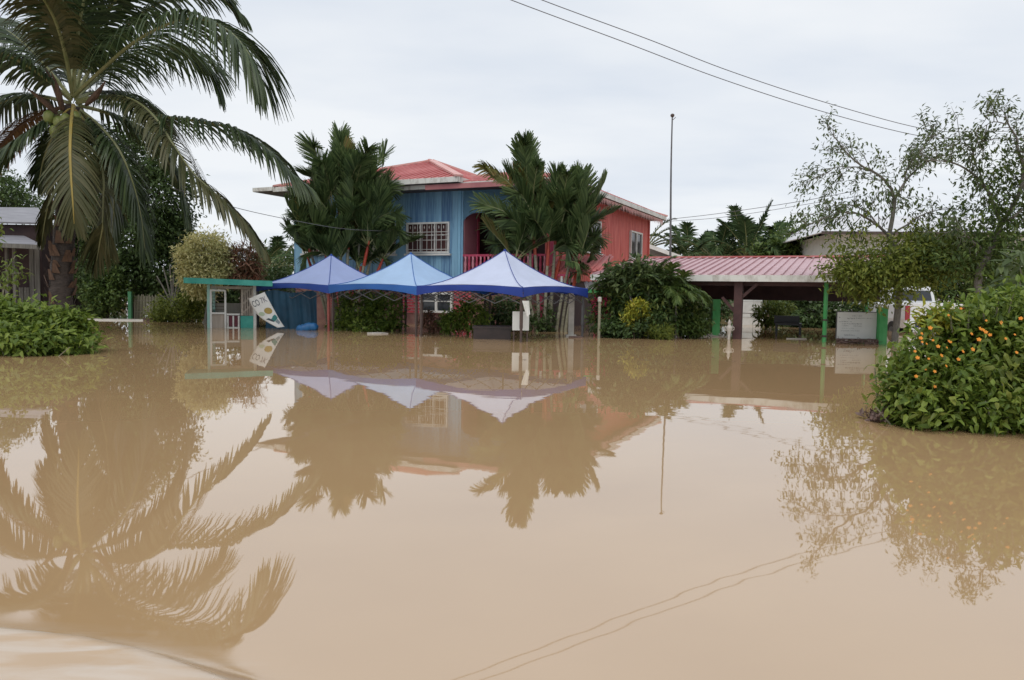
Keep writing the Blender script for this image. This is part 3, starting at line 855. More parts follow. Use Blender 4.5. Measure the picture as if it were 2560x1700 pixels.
# leaning white banner with faded print
BL = [(621, 747), (631, 768), (645, 788), (666, 804), (693, 819)]
BR = [(661, 730), (673, 752), (686, 776), (698, 798), (711, 817)]
BY = 19.9
nb_ = 24
Lc = catmull([at(x, y, BY - .10 + .05 * i) for i, (x, y) in enumerate(BL)], nb_)
Rc = catmull([at(x, y, BY + .12 + .03 * i) for i, (x, y) in enumerate(BR)], nb_)
broot = thing("banner", "white printed banner bent over and leaning at the kiosk's right corner", "banner", base(690, BY))
mb = MB(); g = []
def bpt(s, t, off=0.0):
    """s across, t along (0 top)"""
    x = t * (nb_ - 1); i = min(int(x), nb_ - 2); q = x - i
    l = Lc[i] * (1 - q) + Lc[i + 1] * q; r = Rc[i] * (1 - q) + Rc[i + 1] * q
    p = l * (1 - s) + r * s
    return p + np.array([0, -1, 0]) * (.05 * math.sin(math.pi * s) * t + off)
m_ = 9
top = [bpt(s, t) for t in np.linspace(0, 1, nb_) for s in np.linspace(0, 1, m_)]
bot = [p + np.array([0, .012, 0]) for p in top]
f = []
NB = len(top)
for i in range(nb_ - 1):
    for j in range(m_ - 1):
        a = i * m_ + j
        f.append((a, a + m_, a + m_ + 1, a + 1)); f.append((NB + a, NB + a + 1, NB + a + m_ + 1, NB + a + m_))
for i in range(nb_ - 1):
    for a, b in ((i * m_, (i + 1) * m_), ((i + 1) * m_ + m_ - 1, i * m_ + m_ - 1)): f.append((a, b, NB + b, NB + a)[::-1])
mb.add(top + bot, f)
mb.build("sheet", M["white_paint"], broot, smooth=True, world=True)
def decal(name, pts2, mat):
    c = np.mean(pts2, 0)
    v = [bpt(c[0], c[1], .006)] + [bpt(s, t, .006) for s, t in pts2]
    k = len(pts2)
    MB().add(v, [(0, 1 + i, 1 + (i + 1) % k) for i in range(k)]).build(name, mat, broot, world=True)
P_teal = material("print_teal", (.02, .17, .16), None, .5); P_gold = material("print_gold", (.42, .27, .05), (.30, .24, .07), .5, 30)
P_pale = material("print_pale_green", (.40, .48, .34), None, .5); P_dark = material("print_dark", (.03, .045, .06), None, .5)
P_grey = material("print_grey", (.22, .26, .27), None, .5); P_purple = material("print_purple_grey", (.14, .13, .17), None, .5)
circ = lambda cs, ct, rs, rt, n=16: [(cs + rs * math.cos(q), ct + rt * math.sin(q)) for q in np.linspace(0, 2 * math.pi, n, endpoint=False)]
decal("print_disc", circ(.68, .47, .22, .085), P_gold)
decal("print_disc", circ(.24, .50, .17, .06), P_pale)
decal("print_patch", [(.30, .70), (.92, .60), (.97, .70), (.60, .80)], P_teal)
decal("print_patch", [(.18, .68), (.42, .66), (.60, .76), (.50, .81)], P_dark)
decal("print_patch", [(.62, .81), (.90, .72), (.94, .84), (.70, .90)], P_grey)
def lettering(txt, s0, t0, s1, t1, mat):
    """flat lettering mapped onto the sheet: s across and t along"""
    cu = bpy.data.curves.new("lettering", "FONT"); cu.body = txt; cu.size = 1.0; cu.resolution_u = 3
    tmp = bpy.data.objects.new("lettering_tmp", cu); COL.objects.link(tmp)
    dg = bpy.context.evaluated_depsgraph_get()
    me = bpy.data.meshes.new_from_object(tmp.evaluated_get(dg))
    v = np.array([q.co[:] for q in me.vertices]); fs = [tuple(p.vertices) for p in me.polygons]
    bpy.data.objects.remove(tmp); bpy.data.meshes.remove(me)
    v[:, 0] = (v[:, 0] - v[:, 0].min()) / np.ptp(v[:, 0]); v[:, 1] = (v[:, 1] - v[:, 1].min()) / np.ptp(v[:, 1])
    w = [bpt(s0 + (s1 - s0) * a, t1 + (t0 - t1) * b, .007) for a, b, _ in v]
    MB().add(w, fs).build("lettering", mat, broot, world=True)
lettering("CO", .08, .10, .48, .27, P_dark)
lettering("7K", .58, .10, .92, .25, P_purple)

# ------------------------------------------------------------------ things under the tents and in the yard
def simple_box(name, label, cat, px0, px1, z0, z1, Y, dep, mat, group=None):
    a, b = base(px0, Y), base(px1, Y)
    c = (a + b) / 2
    o = MB().box((0, dep / 2, (z0 + z1) / 2), (b[0] - a[0], dep, z1 - z0)).build(name, mat, origin=None)
    o.location = c
    return tag(o, label, cat, group)

# dark low table, half drowned
c = base(1230, 17.6)
dt = thing("low_table", "dark brown low table half under water below the lavender tent", "table", c)
MB().box((0, .3, .27), (.92, .7, .05)).build("table_top", M["wet_dark"], dt)
MB().box((0, -.02, .11), (.86, .04, .26)).build("apron", M["wet_dark"], dt)
for x in (-.40, .40):
    for y in (.03, .58): MB().box((x, y, -.35), (.07, .07, 1.2)).build("leg", M["wet_dark"], dt)
# white notice board tied to the tent's front leg and a cloth over it
c = base(1301, 16.9)
nb2 = thing("notice_board", "pale grey-white blank board tied behind the lavender tent's front leg", "board", c)
MB().box((0, 0, .46), (.37, .025, .42)).build("panel", M["sign_white"], nb2)
for x in (-.15, .15): MB().box((x, .03, .0), (.03, .03, 1.3)).build("stake", M["dark_steel"], nb2)
mb = MB(); g = []
cb = at(1314, 752, 16.40)
for i in range(9):
    for j in range(7):
        s, t = j / 6, i / 8
        w_ = .075 * (1 - .45 * t)
        g.append(cb + [(-.5 + s) * 2 * w_ + .06 * t, .03 * math.sin(s * 7 + t * 2) - .03 * t, -.34 * t * (1 - .22 * abs(s - .3))])
mb.add(g, [(i * 7 + j, i * 7 + j + 1, (i + 1) * 7 + j + 1, (i + 1) * 7 + j) for i in range(8) for j in range(6)])
tag(mb.build("cloth", M["white_paint"], smooth=True, origin=cb), "white cloth strip hanging from the lavender tent's front leg", "cloth")

def post(name, label, px, Y, top, w, mat, round_=True, group=None, lean=0.0):
    p = base(px, Y)
    m = MB()
    if round_: m.tube([(0, 0, -1.0), (0, 0, 0), (lean, 0, top)], [w / 2] * 3, 10)
    else: m.box((0, 0, top / 2 - .5), (w, w, top + 1.0))
    o = m.build(name, mat, smooth=False); o.location = p
    return tag(o, label, "post", group)
pp = thing("porch_post", "square pale concrete post under the lavender tent's right corner", "post", base(1427, 19.3))
MB().box((0, 0, .15), (.14, .14, 2.1)).build("shaft", M["concrete"], pp)
MB().box((0, 0, -.46), (.26, .26, 1.0)).build("plinth", M["concrete"], pp)
pv = thing("pipe_post", "thin pale round pipe post standing beside the magenta flowers", "post", base(1497, 18.6))
MB().tube([(0, 0, -1), (0, 0, .93)], .035, 10).build("pipe", M["cane"], pv)
MB().lathe((0, 0, .9), [(.048, 0), (.048, .1), (.02, .115)], 10).build("cap", M["concrete"], pv)

# small corrugated lean-to with a green edge
c = base(1500, 20.6)
aw = thing("small_awning", "small dark corrugated awning with a bright green edge above the shrubs", "awning", c)
sh = MB(); xs = np.linspace(-.40, .40, 33)
v = [(x, 0, 1.22 + .022 * math.sin(x * 52)) for x in xs] + [(x, .7, 1.42 + .022 * math.sin(x * 52)) for x in xs]
sh.add(v, [(i, i + 1, 33 + i + 1, 33 + i) for i in range(32)]).build("sheet", M["zinc"], aw)
MB().box((0, -.02, 1.16), (.86, .03, .09)).build("edge_board", M["green_paint"], aw)
for x in (-.38, .38): MB().box((x, .35, .1), (.05, .05, 2.3)).build("post", M["dark_steel"], aw)

# ------------------------------------------------------------------ carport at right
CO = base(2060, 18.5)
cp = thing("carport", "open carport with ribbed pink metal roof and white fascia right of the house", "carport", (CO[0], CO[1], 0), TH)
LW, RW, DP = 5.9, 1.35, 4.4
ze, zr = 1.60, 2.26
roof = MB().slab([(-LW, -.35, ze), (RW, -.35, ze), (RW, DP, zr), (-LW, DP, zr)], .03).build("roof", M["roof_pink"], cp)
mr = MB(); k = 0
x = -LW + .05
while x < RW:
    mr.bar((x, -.36, ze + .022), (x, DP, zr + .022), .045, .04); x += .22
rb = mr.build("roof_ribs", M["roof_pink"], roof); rb["kind"] = "stuff"
MB().box(((RW - LW) / 2, DP, zr + .03), (LW + RW, .3, .05)).build("ridge_cap", M["roof_red"], roof)
MB().slab([(-LW, DP + .01, zr), (RW, DP + .01, zr), (RW, DP + 1.6, zr - .27), (-LW, DP + 1.6, zr - .27)], .03).build("rear_roof", M["roof_pink"], cp)
MB().box(((RW - LW) / 2, -.38, ze - .07), (LW + RW, .035, .16)).build("fascia", M["fascia"], cp)
MB().box(((RW - LW) / 2, .05, ze - .17), (LW + RW - .2, .1, .16)).build("front_beam", M["maroon"], cp)
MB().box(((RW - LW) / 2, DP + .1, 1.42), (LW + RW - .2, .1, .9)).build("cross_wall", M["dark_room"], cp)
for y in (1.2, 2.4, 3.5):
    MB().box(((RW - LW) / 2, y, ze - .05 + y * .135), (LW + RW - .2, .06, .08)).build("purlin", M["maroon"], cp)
for (x, y, w, mm, top) in ((0, 0, .10, "green_paint", 1.5), (.9, 3.2, .09, "green_paint", 1.9), (-LW + .4, .1, .12, "maroon", 1.5), (-LW + .4, DP, .12, "maroon", 2.0)):
    MB().tube([(0, 0, -1), (0, 0, top)], w / 2, 12).build("column", M[mm], cp, loc=(x, y, 0))
q = base(1843, 19.25); qx = (q - CO) @ u_; qy = (q - CO) @ v_
mc = MB().box((0, 0, .2), (.20, .20, 2.5)).build("pillar", M["maroon"], cp, loc=(qx, qy, 0))
MB().bar((-.02, -.02, .62), (-.4, -.02, 1.05), .07).bar((.02, -.02, 1.0), (.45, -.02, 1.4), .07).build("brace", M["maroon"], mc)
MB().tube([(0, 0, .52), (0, 0, .56)], .062, 12).build("collar", M["dark_steel"], cp)
MB().tube([(0, 0, .12), (0, 0, .17)], .062, 12).build("collar", M["dark_steel"], cp)

# white metal door panels far under the carport
c = base(1877, 28.6)
wd = thing("white_gate", "pair of tall white metal gate leaves seen under the carport roof", "gate", c)
for s, x0, x1 in ((0, -.40, .07), (1, .085, .40)):
    lf = MB().box(((x0 + x1) / 2, 0, .12), (x1 - x0, .03, 1.7)).build("gate_leaf", M["white_paint"], wd)
    for z in (-.3, .3, .9): MB().box(((x0 + x1) / 2, -.02, z), (x1 - x0 - .02, .012, .03)).build("gate_rail", M["sign_white"], lf)
# urn statue
c = base(1822, 19.0)
us = thing("garden_urn", "slim pale garden urn beside the carport's maroon pillar", "urn", c)
MB().lathe((0, 0, 0), [(.04, -.9), (.04, -.02), (.032, .03), (.04, .1), (.055, .2), (.085, .27), (.08, .31), (.04, .35), (.036, .38), (.048, .41), (.025, .45), (.012, .5)], 16).build("body", M["plank_pale"], us, smooth=True)
for s in (-1, 1):
    MB().tube(catmull([(s * .07, 0, .22), (s * .12, 0, .25), (s * .12, 0, .30), (s * .08, 0, .32)], 8), .012, 6).build("handle", M["plank_pale"], us)
# black chair under the carport
c = base(1970, 22.0)
ch = thing("black_chair", "black plastic bench standing in water under the carport", "bench", c, rd(-20))
MB().box((0, 0, .30), (.72, .5, .06)).build("seat", M["black"], ch)
bk = MB().box((-.05, .24, .42), (.7, .05, .22)).build("backrest", M["black"], ch)
for x in (-.32, .32):
    for y in (-.21, .21): MB().box((x, y, -.35), (.055, .055, 1.3)).build("leg", M["black"], ch)

# gate posts and the notice sign
c = base(1787, 20.3)
gp = thing("gate_post", "bright green square gate post left of the maroon pillar", "gate post", c, 0, "green gate posts")
MB().box((0, 0, 0), (.20, .20, 1.98)).build("shaft", M["green_paint"], gp)
MB().box((0, 0, -.43), (.34, .34, .92)).build("footing", M["concrete"], gp)
c = base(2202, 18.2)
gp2 = thing("gate_post", "bright green square gate post at the notice sign's right edge", "gate post", c, 0, "green gate posts")
MB().box((0, 0, -.07), (.19, .19, 1.86)).build("shaft", M["green_paint"], gp2)
MB().box((0, 0, .865), (.2, .2, .012)).build("cap", M["green_paint"], gp2)
c = (base(2089, 18.3) + base(2191, 18.2)) / 2
sg = thing("sign_board", "white notice sign with faint lines of black text at the flooded gate", "sign", c)
sw = (base(2191, 18.2) - base(2089, 18.3))[0]
MB().box((0, 0, .425), (sw, .03, .63)).build("panel", M["sign_white"], sg)
MB().box((0, .03, .425), (sw + .03, .03, .66)).build("back_frame", M["steel"], sg)
for x in (-.42, .42): MB().box((x, .06, -.1), (.04, .04, 1.6)).build("stake", M["dark_steel"], sg)
rr = random.Random(3)
tx = MB()
def textline(x0, x1, z, h):
    x = x0
    while x < x1:
        w = rr.uniform(.018, .055)
        x2 = min(x + w, x1)
        n = max(1, int((x2 - x) / .012))
        for k in range(n):       # illegible letters: short strokes
            a = x + (x2 - x) * k / n
            tx.box((a + .003, -.0165, z + rr.uniform(-.2, .2) * h), (.0048, .003, h * rr.uniform(.5, 1)))
            if rr.random() < .6: tx.box((a + .006, -.0168, z + rr.choice((-.4, 0, .4)) * h), (.008, .003, h * .22))
        x = x2 + .012
for (a, b, z, h) in ((-.12, .12, .655, .022), (-.44, -.40, .61, .03), (-.24, -.05, .592, .03), (-.03, .36, .60, .024), (-.43, -.12, .515, .018), (-.36, .12, .465, .022), (-.36, -.2, .415, .022), (-.08, .12, .415, .022), (-.36, -.08, .355, .016), (-.38, .06, .295, .018), (-.30, -.04, .195, .030)):
    textline(a, b, z, h)
tx.build("lettering", M["ink"], sg)
# raft of debris caught under the sign
def debris(name, label, px, Y, w, dep, h, n, mat, cat="debris"):
    c = base(px, Y); m = MB()
    for k in range(n):
        p = np.array([rng.uniform(-w, w) / 2, rng.uniform(-dep, dep) / 2, rng.uniform(-.01, h)])
        a = rng.uniform(-.6, .6); l = rng.uniform(.08, .3) * min(1, w)
        d = np.array([math.cos(a), math.sin(a), rng.uniform(-.15, .15)])
        m.tube([p - d * l / 2, p, p + d * l / 2], [rng.uniform(.006, .02), rng.uniform(.012, .028), .006], 5)
    C = np.stack([rng.uniform(-w, w, n) / 2, rng.uniform(-dep, dep, n) / 2, rng.uniform(.0, h * .7, n)], 1)
    scatter(m, C, 5, .06, .07, .035, center=(0, 0, -1), down=.1, zmin=-.02)
    o = m.build(name, mat); o.location = c; o["kind"] = "stuff"; o["label"] = label
    return o
debris("debris_raft", "dark tangle of floating twigs caught under the white sign", 2148, 18.1, .95, .25, .10, 34, M["flotsam"])
debris("debris_raft", "purple-brown flotsam at the foot of the orange-flowered bush", 2225, 6.75, .40, .30, .10, 40, M["flotsam"])
debris("debris_raft", "pale scum and twigs around the left green gate post", 1775, 20.1, .9, .3, .03, 22, M["plank_pale"])

def floater(name, label, px0, px1, Y, w, t, mat, cat, skew=0.0):
    a, b = base(px0, Y), base(px1, Y + skew)
    m = MB().bar(a + [0, 0, t * .3], b + [0, 0, t * .35], w, t)
    c = (a + b) / 2
    return tag(m.build(name, mat, origin=c), label, cat)
floater("floating_plank", "long pale floating plank across the yard entrance left of the kiosk", 214, 372, 24.4, .16, .05, M["plank_pale"], "plank", .1)
floater("floating_pole", "thin pale pole floating just in front of the long pale plank", 216, 360, 24.0, .04, .04, M["white_paint"], "pole", .25)
floater("driftwood", "short dark driftwood log by the picket fence", 360, 408, 24.2, .18, .12, M["flotsam"], "driftwood", .1)
c = base(945, 19.0)
o = MB().slab([(-.26, -.07, .035), (.10, -.10, .03), (.25, .04, .03), (-.02, .12, .04)], .03).build("foam_sheet", M["plank_pale"]); o.location = c
tag(o, "small pale foam sheet floating below the sky-blue tent", "foam sheet")
floater("floating_stick", "thin pale stick floating on the water under the carport", 1966, 2016, 19.6, .035, .03, M["plank_pale"], "stick", .02)
floater("floating_board", "short brown board floating next to the pale concrete post", 1428, 1450, 18.8, .2, .04, M["flotsam"], "board", -.2)

lt_ = MB(); n_ = 150
P_ = np.stack([rng.uniform(-9, 10, n_), rng.uniform(11.5, 20, n_), np.full(n_, .006)], 1)
lt_.leaves4(P_, unit(n_) * [1, 1, .02], np.repeat([[0, 0, 1.0]], n_, 0), rng.uniform(.04, .12, n_), rng.uniform(.02, .05, n_), fold=.04)
o = lt_.build("floating_litter", M["flotsam"]); o["kind"] = "stuff"; o["label"] = "scattered dead leaves floating on the muddy water"
# ------------------------------------------------------------------ pickup behind the flower bush
c = base(2334, 24.2)
pk = thing("pickup_truck", "white pickup truck seen from behind over the orange-flowered bush", "truck", (c[0], c[1], -.42), rd(-4))
def hull(sections):
    """closed body from front-view sections: (y, [(x,z)...])"""
    m = MB(); k = len(sections[0][1]); v = []
    for y, pr in sections: v += [(x, y, z) for x, z in pr]
    f = [tuple(range(k))[::-1], tuple((len(sections) - 1) * k + i for i in range(k))]
    for i in range(len(sections) - 1):
        for j in range(k): f.append((i * k + j, i * k + (j + 1) % k, (i + 1) * k + (j + 1) % k, (i + 1) * k + j))
    return m.add(v, f)
body = [(-.86, .55), (.86, .55), (.92, .85), (.90, 1.30), (.84, 1.38), (-.84, 1.38), (-.90, 1.30), (-.92, .85)]
hull([(0, body), (.06, body), (4.6, body), (4.9, [(x * .9, z * .92 + .03) for x, z in body])]).build("body", M["car_white"], pk)
cab = [(-.80, 1.36), (.80, 1.36), (.70, 1.84), (.55, 1.92), (-.55, 1.92), (-.70, 1.84)]
hull([(1.7, cab), (1.9, cab), (3.3, cab), (4.1, [(x, 1.36 + (z - 1.36) * .05) for x, z in cab])]).build("cab", M["car_white"], pk)
MB().slab([(-.68, 1.69, 1.44), (.68, 1.69, 1.44), (.60, 1.69, 1.78), (-.60, 1.69, 1.78)], -.012).build("rear_window", M["glass_dark"], pk)
tg = MB().box((0, -.012, 1.03), (1.52, .02, .62)).build("tailgate", M["car_white"], pk)
MB().box((0, -.035, 1.16), (.28, .025, .06)).build("handle", M["black"], tg)
for s in (-1, 1): MB().box((s * .845, -.02, 1.05), (.13, .05, .46)).build("tail_light", M["tail_red"], pk)
MB().box((0, -.13, .62), (1.78, .2, .18)).build("bumper", M["car_white"], pk)
MB().box((-.52, -.24, .66), (.34, .02, .11)).build("number_plate", M["plate_blue"], pk)
for sx in (-.8, .8):
    for sy in (.95, 3.9):
        wv = MB().tube([(-.12, 0, 0), (.12, 0, 0)], .38, 18).build("wheel", M["tyre"], pk, loc=(sx, sy, .38))
        MB().tube([(-.125, 0, 0), (.125, 0, 0)], .2, 12).build("rim", M["steel"], wv)

# ------------------------------------------------------------------ white building behind the right trees
c = base(2085, 40)
wh = thing("white_building", "long white-walled building with grey-white roof behind the right-hand trees", "building", c, rd(-6))
MB().box((8, 4, 1.7), (16, 8, 5.6)).build("wall", M["sign_white"], wh)
rf = MB().slab([(-1.1, -1.0, 4.45), (18, -1.0, 4.45), (18, 4.2, 5.75), (.6, 4.2, 5.75)], .08).build("roof", M["white_roof"], wh)
MB().slab([(.6, 4.2, 5.75), (18, 4.2, 5.75), (18, 9.2, 4.45), (-1.1, 9.2, 4.45)], .08).build("rear_roof", M["zinc"], wh)
MB().slab([(-1.1, 9.2, 4.4), (-1.1, -1, 4.4), (.6, 4.2, 5.72)], .06).build("hip_slope", M["white_roof"], wh)
MB().box((8.4, -1.02, 4.37), (19, .05, .16)).build("fascia", M["dark_steel"], rf)
# small gabled shed between house and palms
c = base(1672, 40)
gs = thing("small_shed", "low shed with a sloping white eave behind the red side wall", "shed", c)
a = at(1605, 606, 40) - c; b = at(1728, 650, 40) - c
MB().slab([a, b, b + [0, 5, .2], a + [0, 5, .2]], .09).build("roof", M["zinc"], gs)
MB().bar(a + [0, -.03, -.06], b + [0, -.03, -.06], .06, .2).build("eave_board", M["white_paint"], gs)
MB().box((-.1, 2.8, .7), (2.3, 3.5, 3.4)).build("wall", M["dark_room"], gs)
MB().box((.42, .1, 1.0), (.1, .1, 2.9)).build("post", M["white_paint"], gs)

# ------------------------------------------------------------------ old wooden house at left
c = base(60, 26)
oh = thing("wooden_house", "weathered grey wooden house with zinc roofs at the left edge", "house", c)
PX = lambda x, y, Y=26: at(x, y, Y) - c
e0, e1 = PX(-330, 547), PX(116, 557)
MB().slab([e0, e1, PX(96, 519, 29.5), PX(-300, 515, 29.5)], .06).build("upper_roof", M["zinc"], oh)
MB().slab([PX(-330, 590, 24.6), PX(108, 613, 24.6), PX(60, 589, 26.2), PX(-330, 580, 26.2)], .05).build("lower_roof", M["zinc"], oh)
MB().bar(PX(-330, 598, 24.58), PX(110, 618, 24.58), .05, .14).build("eave_board", M["grey_wood"], oh)
x0, x1 = PX(-300, 700)[0], PX(92, 700)[0]
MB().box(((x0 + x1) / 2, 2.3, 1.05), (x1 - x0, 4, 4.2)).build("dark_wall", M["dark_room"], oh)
n = 0
x = x0
while x < x1 - .05:
    w = random.uniform(.14, .2)
    px = 60 + x / 26 * FPX
    top = 2.35 if px > 66 or px < -40 else (1.0 if (int(n) % 3) else .75)
    if not (26 < px < 42 and top < 2):
        MB().box((0, 0, 0), (w - .02, .03, top + 1.0)).build("plank", M["grey_wood"], oh, loc=(x + w / 2, -.02 + random.uniform(0, .03), (top - 1.0) / 2))
    x += w; n += 1
for px in (48, 66): MB().box((0, 0, 0), (.09, .09, 3.4)).build("post", M["grey_wood"], oh, loc=(PX(px, 700)[0], -.6, .7))

# ------------------------------------------------------------------ fence and green post at left yard
fa, fb = base(338, 25.4), base(398, 25.0)
fn = thing("picket_fence", "low thin-picket fence beside the slim dull green post in the left yard", "fence", fa)
for z in (.25, .62): MB().bar((0, 0, z), fb - fa + [0, 0, z], .02, .035).build("rail", M["grey_wood"], fn)
pk_m = MB().box((0, 0, .05), (.022, .02, 1.5)).mesh("picket", M["cane"])
for k in range(17):
    p = (fb - fa) * k / 16
    link("picket", pk_m, fn, (p[0], p[1] - .03, random.uniform(-.04, .04)))
post("green_post", "slim dull green post left of the picket fence", 326, 25.0, .92, .10, M["green_dull"], False)

# ------------------------------------------------------------------ mast, cables
mt = base(1672, 37)
mtop = at(1681, 294, 37)
ma = thing("mast", "tall thin leaning metal mast with a small lamp behind the house", "mast", mt)
d = mtop - mt
pts = [d * t + [.02 * math.sin(t * 6), 0, 0] for t in np.linspace(-.1, 1, 14)]
MB().tube(pts, np.linspace(.07, .032, 14), 8).build("pole", M["steel"], ma)
hd = MB().lathe((0, 0, 0), [(.03, -.06), (.09, 0), (.10, .07), (.05, .12)], 10).build("lamp_head", M["dark_steel"], ma, loc=d + [.0, 0, .06])
MB().bar(d + [-.02, 0, -.15], d + [.16, 0, .02], .03).build("bracket", M["steel"], ma)

def cable(name, label, pts, r, group=None):
    c = catmull(pts, 60)
    o = MB().tube(c, r, 5).build(name, M["wire"], origin=c[0])
    return tag(o, label, "cable", group)
ws = [(-1.6, 16.4), (0.1, 17.3), (3.2, 19.0), (6.5, 20.6), (10.2, 22.2), (14.0, 23.6), (20, 25.5)]
def wire_pts(L_):
    return [at(px, py, Y) for px, py, Y in L_]
cable("power_cable", "upper of two black overhead cables sagging across the sky", wire_pts([(700, -300, 15.2), (1000, -140, 16.3), (1355, 0, 17.6), (1620, 98, 18.7), (1820, 176, 19.8), (2050, 252, 21.1), (2290, 318, 22.5), (2420, 330, 23.3), (2600, 322, 24.5), (2900, 290, 26.5)]), .010, "overhead power cables")
cable("power_cable", "lower of two black overhead cables sagging across the sky", wire_pts([(600, -300, 15.0), (950, -130, 16.2), (1278, 0, 17.4), (1560, 105, 18.5), (1800, 196, 19.8), (2050, 277, 21.1), (2290, 338, 22.5), (2420, 347, 23.3), (2600, 343, 24.5), (2900, 320, 26.5)]), .010, "overhead power cables")
cable("service_cable", "thin pale service cable crossing in front of the left palm clump", wire_pts([(430, 470, 16.5), (600, 522, 18.5), (760, 556, 20.5), (860, 572, 22.3), (950, 577, 23.8), (1010, 575, 25.0)]), .008)
cable("service_cable", "thin cable from the mast toward the right-hand tree, upper one", wire_pts([(1674, 548, 36), (1780, 536, 34), (1900, 519, 32), (2020, 500, 30), (2150, 475, 28)]), .012, "cables right of the mast")
cable("service_cable", "thin cable from the mast toward the right-hand tree, lower one", wire_pts([(1674, 553, 36), (1780, 546, 34), (1900, 530, 32), (2020, 510, 30), (2150, 490, 28)]), .010, "cables right of the mast")

# ------------------------------------------------------------------ coconut palm (left foreground)
CY = 18.0
CP = lambda x, y, dY=0.0: at(x / 1.823, y / 1.823, CY + dY)
pb = base(152, CY)
palm = thing("coconut_palm", "tall coconut palm with green nuts and drooping fronds at left", "palm tree", pb)
crown = CP(335, 470)
tp = [pb + [0, 0, -1.0], base(152, CY, 0), at(154, 700, CY), at(160, 600, CY), at(172, 450, CY), at(182, 320, CY), crown + [0, 0, -.1]]
C = catmull(tp, 40)
zz = np.linspace(0, 1, 40)
mb = MB().tube(C, .215 + .07 * (1 - zz) ** 2 + .012 * np.sin(np.arange(40) * 2.2), 16)
trk = mb.build("trunk", M["palm_bark"], palm, smooth=True, world=True)
